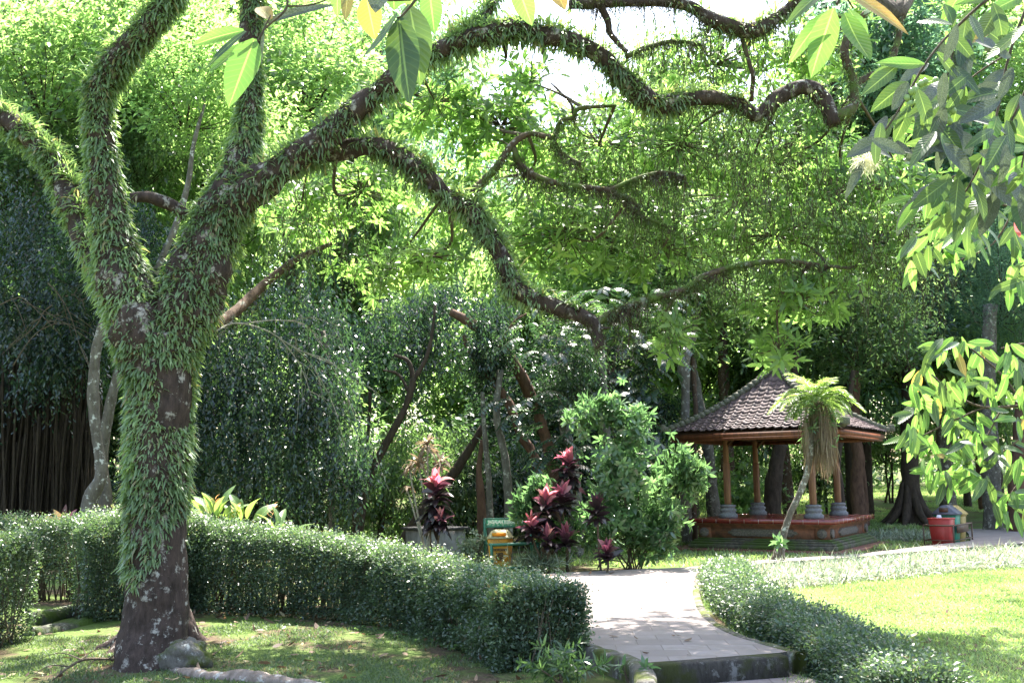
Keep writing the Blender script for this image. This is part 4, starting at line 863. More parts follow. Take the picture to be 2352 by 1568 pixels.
# ------------------------------------------------------------------ potted colours: cordylines, heliconias
def cordyline(label, heads, base, mat='leaf_red', cat='plant', L=.42, name='cordyline', dead=False, group=None, hot=.95):
    """heads: (px, py, Y, tiers, leaf scale); base: (px, Y)"""
    bx = P(base[0], 1250, base[1]); b = np.array((bx[0], bx[1], float(gz(bx[0], bx[1])))); t = thing(name, label, cat, tuple(b), group=group); ms = MB(); ml = MB()
    for px, py, Y, tiers, sc in heads:
        top = P(px, py, Y) - b; mid = top * [.5, .5, .55] + [rng.normal(0, .04), rng.normal(0, .04), 0]
        T = tube(ms, [(rng.normal(0, .03), rng.normal(0, .03), -.04), mid, top - UP * .05], [.022, .018, .014], 8, 6, bumps=.2, bscale=20)
        for j in range(tiers):
            k = 8 if not dead else 9; zz = -j * .068 * sc; ph = rng.random() * 6.28 + np.arange(k) * 2 * PI / k + rng.normal(0, .2, k); el = (1.32 - .26 * j) + rng.normal(0, .18, k)
            if j > 4: el = -.1 + rng.normal(0, .25, k)
            if dead: el = rng.uniform(-.1, 1.35, k)
            d = np.c_[np.cos(ph) * np.cos(el), np.sin(ph) * np.cos(el), np.sin(el)]; LL = L * sc * rng.uniform(.75, 1.15, k) * (.85 if j == 0 else 1)
            vv = np.clip((hot - .3 * j if not dead else .5) + rng.normal(0, .12, k), 0, 1)
            straps(ml, np.repeat((top + UP * zz)[None], k, 0), d, LL, (.13 if not dead else .075) * sc, rng.uniform(.12, .34, k) if not dead else rng.uniform(.15, .6, k), v=vv, seg=6, prof=(.22, .6, .95, 1, .85, .5, .04))
    ms.build('stem', 'twig' if not dead else 'twig_pale', t, smooth=True); ml.build('leaves', mat, t, smooth=True)['kind'] = 'stuff'; return t
cordyline('crimson and pink leaved cordyline in front of the concrete tank', [(1002, 1114, 18.6, 11, 1.05), (1012, 1195, 18.4, 4, .7)], (990, 18.6))
cordyline('thin cordyline with withered brown leaves behind the crimson one', [(982, 1018, 19, 4, .8), (962, 1062, 19, 3, .75), (940, 1072, 19, 3, .6), (1012, 1058, 19, 4, .7), (1000, 1100, 19, 2, .5), (936, 1120, 19, 2, .5)], (985, 19), 'leaf_dead', dead=True)
cordyline('tall cordyline with a pink tip rising above the drooping shrub', [(1306, 1058, 18.0, 9, .8)], (1300, 18.2))
cordyline('bushy pink and silver cordyline between the sign frame and the shrub', [(1254, 1152, 17.6, 9, .85), (1222, 1205, 17.5, 5, .75), (1258, 1232, 17.3, 5, .65)], (1260, 17.8))
cordyline('purple cordyline half hidden at the left of the shrub', [(1292, 1140, 17.7, 5, .85), (1300, 1235, 17.3, 4, .75)], (1300, 18), hot=.7)
cordyline('dark cordyline whose head stands out of the middle of the shrub', [(1372, 1165, 17.2, 5, .75)], (1376, 17.6), hot=.4)
cordyline('low purple cordyline with a pink heart at the foot of the shrub', [(1394, 1268, 16.9, 4, .75)], (1392, 17), hot=.62)

def broad(ml, b, n, L, W, el, v=None, mat=None, arch=.12):
    for k in range(n):
        ph = rng.random() * 6.28; e = rng.uniform(*el); d = np.array((math.cos(ph) * math.cos(e), math.sin(ph) * math.cos(e), math.sin(e))); l = L * rng.uniform(.7, 1.15); a = b + rng.normal(0, .05, 3) * [1, 1, 0]
        st = a + d * l * .35; big_leaf(ml, st, st + d * l + np.array((0, 0, -.15 * l)), W * rng.uniform(.8, 1.1), unit(UP + rng.normal(0, .2, 3) - d * d[2]), arch, .2, v=rng.random())
def heliconia(label, px, py, Y, n, fl, name='heliconia', L=.5, W=.16):
    q = P(px, py, Y); b = np.array((q[0], q[1], float(gz(q[0], q[1])))); t = thing(name, label, 'plant', tuple(b)); ml, mf, ms = MB(), MB(), MB(); h = q[2] - b[2]
    broad(ml, np.array((0, 0, h - .25)), n, L, W, (.35, 1.25))
    for k in range(7): tube(ms, [(rng.normal(0, .06), rng.normal(0, .06), -.04), (rng.normal(0, .08), rng.normal(0, .08), h - .1)], [.012, .010], 6, 1)
    for fx, fy in fl:
        mf = MB(); c = P(fx, fy, Y) - b; tube(ms, [(c[0] * .3, c[1], 0), c], [.008, .006], 5, 1)
        for k in range(6):
            s = 1 if k % 2 else -1; st = c + UP * .03 * (k - 2); d = unit(np.array((s * .8, rng.normal(0, .3), .8))); big_leaf(mf, st, st + d * .12, .03, unit(np.cross(d, (0, 1, 0))), .1, .3, v=rng.random(), n=5)
        mf.build('flower', 'flower_orange', t, smooth=True)
    ml.build('leaves', 'leaf_heliconia', t, smooth=True); ms.build('stem', 'leaf_mid', t)
heliconia('heliconia clump with orange flowers behind the hedge right of the ferny trunk', 500, 1165, 15.2, 12, ((482, 1168), (494, 1160), (542, 1180)), W=.15)
heliconia('broad green heliconia clump above the middle of the long hedge', 560, 1175, 15.4, 11, ((626, 1178),), W=.17)
heliconia('single spreading heliconia right of the orange flowered clump', 650, 1205, 15.2, 5, (), L=.55, W=.15)
heliconia('small heliconia with an orange flower left of the ferny trunk', 205, 1225, 14.8, 4, ((221, 1208),), L=.35, W=.1)
q = P(150, 1225, 15); t = thing('croton', 'small croton with orange and plum leaves behind the thin hedge', 'plant', (q[0], q[1], float(gz(q[0], q[1])))); mb = MB()
for dx, dz, v in ((-.22, .12, .2), (-.12, .2, .7), (.02, .26, .1), (.15, .2, .5), (.26, .1, .3)): big_leaf(mb, (0, 0, 1.0), (dx * 1.3, -.08, 1.0 + dz * 1.3), .11, (0, -.8, .6), .1, .2, v=v, mi=0 if v in (.2, .7) else 1)
mb.build('leaves', ['flower_orange', 'leaf_red'], t, smooth=True); mb = MB(); tube(mb, [(0, 0, -.05), (.02, 0, .5), (0, 0, 1.02)], [.015, .013, .01], 6, 4); mb.build('stem', 'twig', t)

# ------------------------------------------------------------------ shrubs
def shrub(label, px, py, Y, rad, n, L, mat, name='shrub', droop=.7, k=8, seedv=.5, wr=.36, group=None, stems=14, lobes=None, cat='shrub'):
    q = P(px, py, Y); b = np.array((q[0], q[1], float(gz(q[0], q[1])))); t = thing(name, label, cat, tuple(b), group=group); c = q - b; mb = MB(); ms = MB()
    pts = c + in_ball(n, .35) * rad * (1 + .36 * rng.normal(size=(n, 1)))
    if lobes:
        for lx, ly, lr, ln in lobes: qq = P(lx, ly, Y - .3) - b; pts = np.vstack([pts, qq + in_ball(ln, .2) * lr])
    pts = pts[pts[:, 2] > .08]; cl = np.clip(.45 + .6 * vnoise(pts, 1.8, seedv * 9), 0, 1)
    ax_ = unit(pts - c) * [1, 1, .5] - UP * droop * .5 + rng.normal(0, .25, pts.shape)
    rosettes(mb, pts, ax_, k, L, wr, (.35, 1.5), .35, base=cl, var=.2)
    for i in range(stems):
        e = pts[rng.integers(len(pts))]; tube(ms, [(rng.normal(0, .08), rng.normal(0, .08), -.04), e * [.4, .4, .5], e], [.018, .012, .004], 6, 5)
    mb.build('leaves', mat, t)['kind'] = 'stuff'; ms.build('stems', 'twig', t, smooth=True)['kind'] = 'stuff'; return t
shrub('large glossy drooping shrub between the cordylines and the pavilion', 1452, 1130, 18.3, np.array((.8, .7, 1.05)), 300, .17, 'leaf_shrub', lobes=((1565, 1065, .32, 80), (1215, 1160, .34, 90), (1240, 1120, .25, 40), (1600, 1078, .2, 30), (1590, 1100, .25, 30), (1400, 940, .3, 50), (1350, 960, .4, 70), (1450, 975, .4, 80), (1500, 1230, .45, 100), (1290, 1220, .4, 60), (1420, 1070, .5, 110), (1380, 1200, .6, 110), (1530, 1180, .35, 60), (1250, 1130, .3, 40), (1580, 1110, .3, 30)))
shrub('bright green bush behind the pavilion seen between its left posts', 1705, 1140, 29.5, np.array((1.2, .8, .9)), 420, .15, 'leaf_bright', droop=.1)
shrub('small epiphyte plant with broad leaves on the foot of the leaning palm', 1795, 1243, 18.95, np.array((.06, .06, .07)), 3, .2, 'leaf_shrub', droop=-1, k=8, stems=2, wr=.4, name='epiphyte', cat='plant')
shrub('silvery low leafy plant right of the yellow bin', 1235, 1290, 17.8, np.array((.5, .35, .1)), 60, .2, 'leaf_border', droop=-1.4, k=9, wr=.09, name='spider_plant', cat='plant', stems=2)
shrub('white edged leafy plant between the concrete tank and the yellow bin', 1085, 1262, 18.6, np.array((.28, .25, .28)), 120, .08, 'leaf_border', droop=0., k=7, wr=.5, name='variegated_plant', cat='plant')
shrub('tiny green seedling growing at the foot of the stone step', 1483, 1532, 8.35, np.array((.03, .03, .03)), 2, .09, 'leaf_shrub', droop=-1, k=6, stems=1, wr=.35, name='seedling', cat='plant')
shrub('seedling with upright leaves on the corner of the stone kerb', 1440, 1528, 8.6, np.array((.05, .03, .04)), 2, .10, 'leaf_shrub', droop=-2, k=4, stems=1, wr=.4, name='seedling', cat='plant')
shrub('fern and purple leaved weeds at the near end of the long hedge', 1290, 1530, 8.6, np.array((.35, .2, .12)), 60, .10, 'leaf_mid', droop=-.5, k=8, wr=.22, name='weed_clump', cat='plant', stems=3)

# leaning palm with a skirt of dead fronds
pb = P(1790, 1278, 19.2); pb[2] = gz(pb[0], pb[1]); palm = thing('leaning_palm', 'slim leaning palm with a feathery crown and a long skirt of dead brown fronds', 'palm tree', tuple(pb))
mb = MB(); tp = [P(x, y, 19.2) - pb for x, y in ((1786, 1290), (1797, 1235), (1815, 1180), (1838, 1130), (1856, 1075), (1866, 1000), (1872, 930))]; tube(mb, tp, [.13, .075, .06, .06, .058, .07, .08], 12, 8, bumps=.18, bscale=14); mb.build('trunk', 'bark_pale', palm, smooth=True)
def frond(mb, base, d, L, n=34, lw=.016, ll=.28, drop=1.1, v=.5, mi=0, stemr=.006):
    d = unit(d); p = np.array(base, float); pts = [p.copy()]; dd = d.copy(); N = 14
    for i in range(N): dd = unit(dd + np.array((0, 0, -drop / N * (.5 + i / N)))); p = p + dd * L / N; pts.append(p.copy())
    pts = np.array(pts); tube(mb, pts[::2], np.linspace(stemr, stemr * .3, len(pts[::2])), 4, 2, mi, v); tt = unit(np.gradient(pts, axis=0)); s = unit(np.cross(tt, UP + rng.normal(0, .05, 3))); f = np.linspace(.15, .99, n) * N; i = np.minimum(f.astype(int), N - 1); w_ = (f - i)[:, None]
    q = pts[i] * (1 - w_) + pts[i + 1] * w_; lens = ll * np.sin(np.linspace(.5, 2.9, n)) * rng.uniform(.85, 1.1, n)
    for sg_ in (-1, 1):
        dd = s[i] * sg_ * .9 + tt[i] * .75 + UP * .15 + rng.normal(0, .07, (n, 3)); straps(mb, q, dd, lens, lw, .22, down=(0, 0, -1), mi=mi, v=np.clip(v + rng.normal(0, .12, n), 0, 1), seg=3, prof=(.5, 1, .8, .06))
mb = MB(); crown0 = P(1874, 918, 19.2) - pb
for k in range(36):
    ph = k * 2.4; el = rng.uniform(.0, 1.25); frond(mb, crown0, (math.cos(ph) * math.cos(el), math.sin(ph) * math.cos(el), math.sin(el)), rng.uniform(.6, .85), v=rng.uniform(.3, .9), drop=1.7)
for dx in (-1, -.9, .9): frond(mb, crown0, (dx, rng.normal(0, .3), .25), 1.0, v=.6, drop=1.3)
mb.build('fronds', 'leaf_palm', palm)['kind'] = 'stuff'
mb = MB()
for k in range(64):
    a = rng.random() * 6.28; r0 = rng.uniform(.05, .36); p0 = crown0 + [math.cos(a) * r0, math.sin(a) * r0, -.05 - r0 * .6]; n = 26; L = rng.uniform(.8, 1.35)
    tube(mb, [crown0 - UP * .05, p0, p0 + [0.02, 0, -L]], [.008, .007, .003], 4, 4, v=rng.random())
    q = p0 + np.c_[rng.normal(0, .02, (n, 2)), -rng.uniform(0, 1, n) * L * .75]; straps(mb, q, np.c_[rng.normal(0, .16, (n, 2)), -np.ones(n)], rng.uniform(.25, .5, n), .011, .1, v=rng.random(n))
mb.build('dead_fronds', 'leaf_dead', palm)['kind'] = 'stuff'
mb = MB(); n = 55; q = crown0 + np.c_[rng.normal(0, .15, (n, 2)), -rng.uniform(.15, .9, n)] + [0, -.12, 0]; rosettes(mb, q, np.c_[rng.normal(0, .4, (n, 2)) - [0, .5], np.full(n, -.6)], 5, .17, .22, (.2, 1.1), .3)
mb.build('climbing_leaves', 'leaf_shrub', palm)['kind'] = 'stuff'

# ------------------------------------------------------------------ trees behind the garden
def crown_mesh(name, n_cl, per, L, wr=.36, sig=.17, detail=0, droop=.5, sd=0, squash=1.):
    """unit crown: clumps of leaves through a ball of radius 1 (leaf length given in metres for a crown of radius 3)"""
    c = in_ball(n_cl, .25) * (.88 + .2 * rng.normal(size=(n_cl, 1)) * .4); c *= 1 + .55 * vnoise(unit(c), 1.6, sd + 11)[:, None]; k = vnoise(c, 2.1, sd) > -.2; c = c[k]; n = len(c)
    ppos = np.repeat(c, per, 0) + rng.normal(0, sig, (n * per, 3)) * [1, 1, .7]; off = ppos - np.repeat(c, per, 0); N = len(ppos)
    d = unit(off) * .8 + np.c_[rng.normal(0, .6, (N, 2)), rng.normal(-droop, .4, N)]; nr = UP + rng.normal(0, .55, (N, 3)) + unit(off) * .3; LL = L / 3 * rng.uniform(.6, 1.35, N)
    v = np.clip(np.repeat(np.clip(.5 + .55 * vnoise(c, 1.6, sd + 3) + rng.normal(0, .12, n), 0, 1), per) + rng.normal(0, .16, N), 0, 1); mb = MB(); leaves(mb, ppos, d, nr, LL, LL * wr, .12, v=v, detail=detail)
    br = MB()
    for i in range(min(n, 22)):
        e = c[i]; s0 = np.array((0, 0, -.55)) + e * .15; tube(br, [s0, (s0 + e) / 2 + rng.normal(0, .05, 3), e], [.009, .006, .002], 4, 3)
    mb.V += [np.concatenate(br.V)]; mb.F += [f + mb.nv for f in br.F]; mb.M += [m + 1 for m in br.M]; mb.A += br.A; mb.A2 += br.A2; mb.A3 += br.A3
    o = mb.build(name, ['leaf_mid', 'bark_dark']); me = o.data; bpy.data.objects.remove(o); return me
CR = [crown_mesh('crown', 170, 58, .27, sig=.13, sd=1), crown_mesh('crown', 160, 56, .28, sig=.13, sd=7, droop=.9), crown_mesh('crown', 190, 56, .23, wr=.46, sig=.12, sd=13, droop=.2), crown_mesh('crown', 175, 60, .30, wr=.28, sig=.14, sd=21, droop=1.2)]
CRF = crown_mesh('crown', 420, 90, .085, wr=.3, sd=31, droop=.1)
def put_crown(root, me, c, r, mat, rz=None):
    o = bpy.data.objects.new('crown', me); C.objects.link(o); o.parent = root; o.location = c; o.scale = r; o.rotation_euler = (0, 0, rng.random() * 6.28 if rz is None else rz)
    o.material_slots[0].link = 'OBJECT'; o.material_slots[0].material = MATS[mat]; o['kind'] = 'stuff'; return o
def ftree(label, trunks, crowns, barkm, name='forest_tree', group=None, seg=12):
    """trunks: lists of (px, py, width, Y); crowns: (px, py, Y, (rx, ry, rz), mesh index, leaf material)"""
    f = trunks[0][0]; b = P(f[0], f[1], f[3]); b = np.array((b[0], b[1], float(gz(b[0], b[1])))); t = thing(name, label, 'tree', tuple(b), group=group)
    mb = MB()
    for j, d in enumerate(trunks):
        pts, rad = limb(d); pts = [q - b for q in pts]
        if j == 0 or d[0][1] > 1120: pts[0][2] = min(pts[0][2], -.1)
        if len(pts) < 3: pts.insert(1, (pts[0] + pts[1]) / 2); rad.insert(1, (rad[0] + rad[1]) / 2)
        tube(mb, pts, rad, seg, 7, bumps=.2, bscale=3)
    mb.build('trunk', barkm, t, smooth=True)
    for x, y, Y, r, mi, mat in crowns: put_crown(t, CRF if mi == 9 else CR[mi], P(x, y, Y) - b, r, mat)
    return t
# --- trees one can point at
ftree('pale leaning trunk rising behind the left hedge beside the hanging roots', [[(200, 1215, 44, 18.5), (205, 1160, 36, 18.5), (232, 1090, 28, 18.5), (222, 1000, 24, 18.5), (215, 900, 26, 18.5), (222, 800, 22, 18.5), (250, 700, 18, 18.5)]], [(240, 600, 18.8, (1.3, 1.0, 1.2), 2, 'leaf_dark')], 'bark_pale')
ftree('brown trunk close beside the pale leaning one at the left hedge', [[(242, 1225, 42, 19.2), (240, 1150, 34, 19.2), (235, 1050, 26, 19.2), (260, 900, 22, 19.2), (300, 760, 18, 19.2), (345, 650, 17, 19.2), (395, 540, 15, 19.2), (430, 430, 13, 19.2), (445, 330, 10, 19.2), (470, 240, 6, 19.2)], [(330, 690, 12, 19.2), (440, 560, 10, 19.4), (500, 480, 8, 19.6)]], [(430, 200, 20.5, (2.2, 1.6, 1.6), 2, 'leaf_bright')], 'bark_pale')
ftree('dark tree whose weeping foliage hangs to the ground behind the long hedge', [[(765, 1235, 14, 19.6), (762, 1120, 13, 19.6), (770, 950, 12, 19.6), (740, 760, 14, 19.6)]], [], 'bark_pale', name='weeping_tree')
weep = bpy.data.objects['weeping_tree']; wb = np.array(weep.location)
def weeping(root, b, regions, mat, L=.105):
    mb = MB(); ms = MB()
    for x, y, Y, rx, ry, dep, ns, sl in regions:
        c = P(x, y, Y) - b; ns = int(ns * .8); nc = max(5, ns // 16); cc_ = in_ball(nc) * [PX(rx, Y) * 1.08, dep, PX(ry, Y) * 1.08]; st = c + cc_[rng.integers(nc, size=ns)] + rng.normal(0, .2, (ns, 3)); ln = sl * rng.uniform(.4, 1.4, ns); m = 15
        u = np.linspace(0, 1, m)[None, :, None]; lean = rng.normal(0, .3, (ns, 1, 3)) * [1, 1, 0]
        q = st[:, None] + lean * np.sin(u * 1.5) * ln[:, None, None] * .5 - UP * u ** 1.3 * ln[:, None, None] + rng.normal(0, .025, (ns, m, 3)); q = q.reshape(-1, 3); q = q[q[:, 2] > .02 + 0 * q[:, 0]]
        leaves(mb, q, np.c_[rng.normal(0, .6, (len(q), 2)), np.full(len(q), -.8)], rng.normal(0, .7, (len(q), 3)) + UP * .8 + [0, -.3, 0], L * rng.uniform(.7, 1.3, len(q)), L * .36, .15, v=np.clip(.35 + .5 * vnoise(q, 1.2, 6) + rng.normal(0, .2, len(q)), 0, 1))
    return mb.build('crown', mat, root)
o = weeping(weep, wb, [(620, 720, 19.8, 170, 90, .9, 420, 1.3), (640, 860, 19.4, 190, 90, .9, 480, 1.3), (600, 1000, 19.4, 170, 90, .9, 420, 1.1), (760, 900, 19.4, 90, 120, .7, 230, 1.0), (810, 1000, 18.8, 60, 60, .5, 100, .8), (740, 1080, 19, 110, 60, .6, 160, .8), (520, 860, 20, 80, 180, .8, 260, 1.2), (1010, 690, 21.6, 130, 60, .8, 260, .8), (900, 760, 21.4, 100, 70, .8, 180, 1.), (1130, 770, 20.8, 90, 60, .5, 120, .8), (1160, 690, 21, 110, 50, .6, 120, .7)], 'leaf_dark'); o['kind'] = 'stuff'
ftree('dark slender forked tree left of the withered cordyline', [[(812, 1240, 20, 20.5), (840, 1130, 18, 20.5), (870, 1050, 19, 20.5), (905, 985, 17, 20.5), (935, 925, 15, 20.5), (950, 868, 15, 20.5)], [(950, 875, 12, 20.5), (938, 830, 10, 20.5), (905, 815, 7, 20.5)], [(950, 872, 12, 20.5), (975, 830, 10, 20.5), (990, 780, 8, 20.5), (1000, 700, 6, 20.5)], [(942, 905, 8, 20.5), (915, 860, 6, 20.5), (880, 850, 4, 20.5)]], [(960, 690, 24, (1.6, 1.0, 1.0), 0, 'leaf_mid')], 'bark_dark')
ftree('dark curved trunk leaning beside the slender pale one', [[(818, 1238, 18, 20.9), (815, 1170, 15, 20.9), (795, 1120, 13, 20.9), (765, 1090, 12, 20.9)], [(820, 1235, 13, 21.2), (822, 1150, 12, 21.2), (845, 1000, 9, 21.2), (850, 900, 7, 21.2)]], [], 'bark_dark')
ftree('purple brown tree with two crooked leaning limbs above the cordylines', [[(1252, 1235, 26, 20.8), (1243, 1120, 22, 20.8), (1228, 1050, 22, 20.8), (1195, 995, 21, 20.8), (1170, 930, 20, 20.8), (1145, 890, 18, 20.8), (1110, 850, 12, 20.8), (1075, 800, 10, 20.8), (1065, 770, 8, 20.8)], [(1275, 1235, 30, 22), (1272, 1110, 28, 21.8), (1252, 1000, 26, 21.6), (1200, 870, 27, 21.4), (1150, 800, 27, 21.2), (1090, 748, 25, 21), (1035, 715, 20, 21)], [(1115, 855, 8, 20.6), (1150, 790, 7, 20.4), (1180, 740, 6, 20.2), (1210, 720, 4, 20.2)]], [], 'bark_red')
ftree('pair of thin mottled trunks standing behind the yellow bin', [[(1165, 1230, 22, 20.2), (1168, 1150, 20, 20.2), (1160, 1050, 18, 20.2), (1140, 950, 15, 20.2), (1150, 850, 13, 20.3)], [(1128, 1230, 16, 20.3), (1122, 1100, 14, 20.3), (1112, 980, 12, 20.3), (1108, 900, 9, 20.3)]], [(1120, 820, 20.9, (1.2, .7, .9), 1, 'leaf_dark')], 'bark_grey')
ftree('short red brown trunk just left of the mottled pair', [[(1108, 1235, 22, 21), (1105, 1150, 20, 21), (1100, 1080, 13, 21), (1108, 1010, 10, 21)]], [], 'bark_red')
ftree('leaning log like trunk behind the concrete tank', [[(900, 1245, 26, 22), (960, 1190, 24, 22), (1020, 1115, 24, 22), (1060, 1060, 20, 22), (1110, 980, 16, 22)]], [], 'bark_dark')
ftree('broad mottled trunk behind the drooping shrub', [[(1325, 1230, 34, 21.5), (1318, 1100, 30, 21.5), (1300, 1000, 26, 21.5), (1290, 900, 24, 21.5), (1300, 780, 20, 21.5)]], [(1310, 860, 21.2, (1.3, .8, 1.2), 0, 'leaf_dark')], 'bark_grey')
# big feather leaved tree
pin = ftree('tree with huge dark feather shaped leaves above the drooping shrub', [[(1400, 1225, 24, 21.8), (1395, 1050, 22, 21.8), (1385, 880, 20, 21.8), (1375, 740, 16, 21.8)]], [], 'bark_grey', name='pinnate_tree'); pbs = np.array(pin.location); mb = MB()
for x, y, rx, ry, n, Y in ((1260, 800, 90, 70, 26, 20.2), (1230, 950, 90, 70, 30, 20), (1400, 800, 110, 90, 40, 20.4), (1480, 700, 90, 60, 26, 20.6), (1440, 900, 100, 70, 34, 20.2), (1470, 985, 50, 60, 22, 19.8), (1300, 1030, 70, 60, 26, 19.8), (1480, 830, 90, 60, 26, 20.3), (1340, 700, 90, 50, 20, 20.6), (1520, 800, 60, 60, 20, 20.4)):
    for k in range(n):
        Y = Y + .0; s0 = P(x, y, Y + (2.6 if x > 1370 else 0)) - pbs + in_ball(1)[0] * [PX(rx, Y), .7, PX(ry, Y)]; a = rng.uniform(-.5, 3.64); d = np.array((math.cos(a) * .8, rng.normal(-.25, .4), .25 + .2 * math.sin(a))); L = rng.uniform(.45, .7); N = 9; dd = unit(d); p = s0.copy(); v = rng.uniform(.1, .8) if rng.random() > .2 else .95
        pts = [p.copy()]
        for i in range(N): dd = unit(dd - UP * .16); p = p + dd * L / N; pts.append(p.copy())
        pts = np.array(pts); tt = unit(np.gradient(pts, axis=0)); s = unit(np.cross(tt, UP)); tube(mb, pts[::3], [.006, .005, .004, .002], 4, 2, 1, v)
        for sg_ in (-1, 1): leaves(mb, pts[1:], s[1:] * sg_ + tt[1:] * .45 - UP * .25 + rng.normal(0, .07, (N, 3)), np.cross(s[1:], tt[1:]) + rng.normal(0, .12, (N, 3)), .17, .052, .2, 0, np.clip(v + rng.normal(0, .08, N), 0, 1), 1)
mb.build('crown', ['leaf_dark', 'twig'], pin)['kind'] = 'stuff'
# banyan with its curtain of aerial roots
bt = thing('banyan', 'dark banyan with a curtain of hanging aerial roots behind the left hedge', 'tree', (P(100, 1210, 20.5)[0], 20.5, .12)); bb = np.array(bt.location); mb = MB()
for x, w_ in ((30, 60), (100, 80), (160, 60), (-60, 80), (205, 34)): pts = [P(x + rng.normal(0, 6), y, 20.8) - bb for y in (1240, 1100, 950, 800)]; pts[0][2] = -.1; tube(mb, pts, [PX(w_, 20.8) * k for k in (.75, .5, .4, .35)], 14, 7, bumps=.35, bscale=3)
mb.build('trunk', 'bark_aerial', bt, smooth=True); mb = MB()
for k in range(260):
    x = rng.uniform(-90, 235); y0 = 850 + rng.uniform(-60, 170) + abs(x - 90) * .1; Y = rng.uniform(19.6, 21.2); a = P(x, y0, Y) - bb; e = a.copy(); e[2] = -.1; e[0] += rng.normal(0, .12); r = rng.uniform(.006, .028)
    tube(mb, [a, (a * 2 + e) / 3 + rng.normal(0, .03, 3), (a + 2 * e) / 3 + rng.normal(0, .03, 3), e], [r, r, r * 1.1, r * 1.3], 5, 3)
mb.build('aerial_roots', 'bark_aerial', bt, smooth=True)['kind'] = 'stuff'
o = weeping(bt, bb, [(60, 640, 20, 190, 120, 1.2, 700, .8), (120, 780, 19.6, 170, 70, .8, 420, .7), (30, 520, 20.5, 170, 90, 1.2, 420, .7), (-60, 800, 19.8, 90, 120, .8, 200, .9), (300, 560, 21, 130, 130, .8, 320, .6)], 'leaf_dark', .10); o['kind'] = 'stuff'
mb = MB()
for a, b_, c_ in (((110, 650), (160, 720), (185, 800)), ((150, 680), (190, 690), (230, 640)), ((120, 700), (80, 750), (20, 800)), ((30, 840), (90, 760), (130, 740)), ((0, 700), (60, 690), (140, 770))):
    spray(mb, [P(*a, 18.2) - bb, P((a[0] + b_[0]) / 2, (a[1] + b_[1]) / 2 - 8, 18.2) - bb, P(*b_, 18.2) - bb, P(*c_, 18.2) - bb], .014, 1)
mb.build('bare_twigs', 'twig', bt)
# behind the pavilion
ftree('dark trunk forking under the pavilion roof behind its floor', [[(1770, 1192, 44, 27.5), (1776, 1120, 38, 27.5), (1785, 1060, 34, 27.5), (1792, 1020, 34, 27.5)], [(1790, 1040, 26, 27.5), (1778, 995, 20, 27.5), (1765, 940, 18, 27.5)], [(1792, 1040, 26, 27.5), (1808, 990, 20, 27.5), (1820, 930, 18, 27.5), (1830, 800, 16, 27.5)]], [(1800, 640, 28, (2.6, 2.2, 2.2), 1, 'leaf_mid')], 'bark_dark')
ftree('leaning grey trunk left of the pavilion behind its plinth', [[(1645, 1190, 34, 27), (1632, 1100, 28, 27), (1625, 1020, 26, 27), (1600, 900, 24, 27), (1580, 780, 22, 27), (1560, 680, 18, 27)]], [(1560, 560, 27.5, (2.2, 2, 1.8), 0, 'leaf_mid')], 'bark_grey')
ftree('pale straight trunk at the left end of the plinth', [[(1577, 1215, 26, 25.5), (1574, 1130, 24, 25.5), (1572, 1060, 22, 25.5), (1575, 900, 20, 25.5), (1570, 840, 30, 25.5), (1580, 740, 24, 25.5)], [(1570, 840, 20, 25.5), (1595, 760, 14, 25.5), (1600, 650, 12, 25.5)]], [(1570, 660, 26, (1.9, 1.6, 1.3), 2, 'leaf_mid')], 'bark_pale')
ftree('thin brown trunk close beside the pale one left of the plinth', [[(1596, 1210, 14, 26.2), (1592, 1100, 13, 26.2), (1598, 950, 12, 26.2), (1590, 820, 10, 26.2)]], [], 'bark_brown')
ftree('dark curved trunk behind the right rear post of the pavilion', [[(1938, 1190, 22, 27), (1930, 1120, 16, 27), (1925, 1050, 14, 27), (1945, 960, 12, 27), (1960, 850, 12, 27)]], [(1970, 760, 28, (2.2, 1.8, 1.8), 2, 'leaf_mid')], 'bark_dark')
ftree('warm brown knotted trunk right of the pavilion', [[(1975, 1172, 38, 31), (1968, 1110, 30, 31), (1972, 1050, 28, 31), (1962, 980, 26, 31), (1965, 850, 24, 31)], [(1990, 1172, 14, 31), (1984, 1100, 12, 31), (1975, 1040, 10, 31)]], [(1980, 700, 32, (2.6, 2.2, 2.4), 0, 'leaf_dark')], 'bark_red')
bigt = ftree('large dark trunk with spreading buttresses left of the sorting bins', [[(2092, 1178, 58, 31.5), (2092, 1140, 44, 31.5), (2090, 1080, 38, 31.5), (2088, 1000, 36, 31.5), (2090, 850, 34, 31.5), (2085, 700, 28, 31.5)]], [(2090, 640, 33, (3, 2.6, 3), 9, 'leaf_blue'), (2190, 560, 32, (2.6, 2.4, 2.4), 9, 'leaf_blue')], 'bark_dark', seg=18)
mb = MB()
for ang in (195, 235, 280, 320, 350, 150): a = math.radians(ang); d = np.array((math.cos(a), math.sin(a), 0)); tube(mb, [d * .2 + UP * 1.3, d * .34 + UP * .6, d * .6 + UP * .22, d * 1.0 - UP * .06], [.05, .13, .12, .05], 8, 5, bumps=.2)
mb.build('buttress', 'bark_dark', bigt, smooth=True)
ftree('thick pale grey trunk beside the far path right of the bins', [[(2280, 1196, 46, 29), (2280, 1150, 42, 29), (2276, 1080, 38, 29), (2272, 980, 36, 29), (2270, 850, 34, 29), (2275, 700, 30, 29)]], [(2290, 620, 30, (2.8, 2.4, 2.6), 9, 'leaf_blue')], 'bark_grey')
ftree('brown flaring trunk at the right edge beyond the path', [[(2352, 1200, 76, 28), (2340, 1160, 50, 28), (2338, 1110, 42, 28), (2345, 1040, 38, 28), (2350, 900, 34, 28)]], [(2380, 700, 29, (2.6, 2.4, 2.6), 9, 'leaf_blue')], 'bark_red')
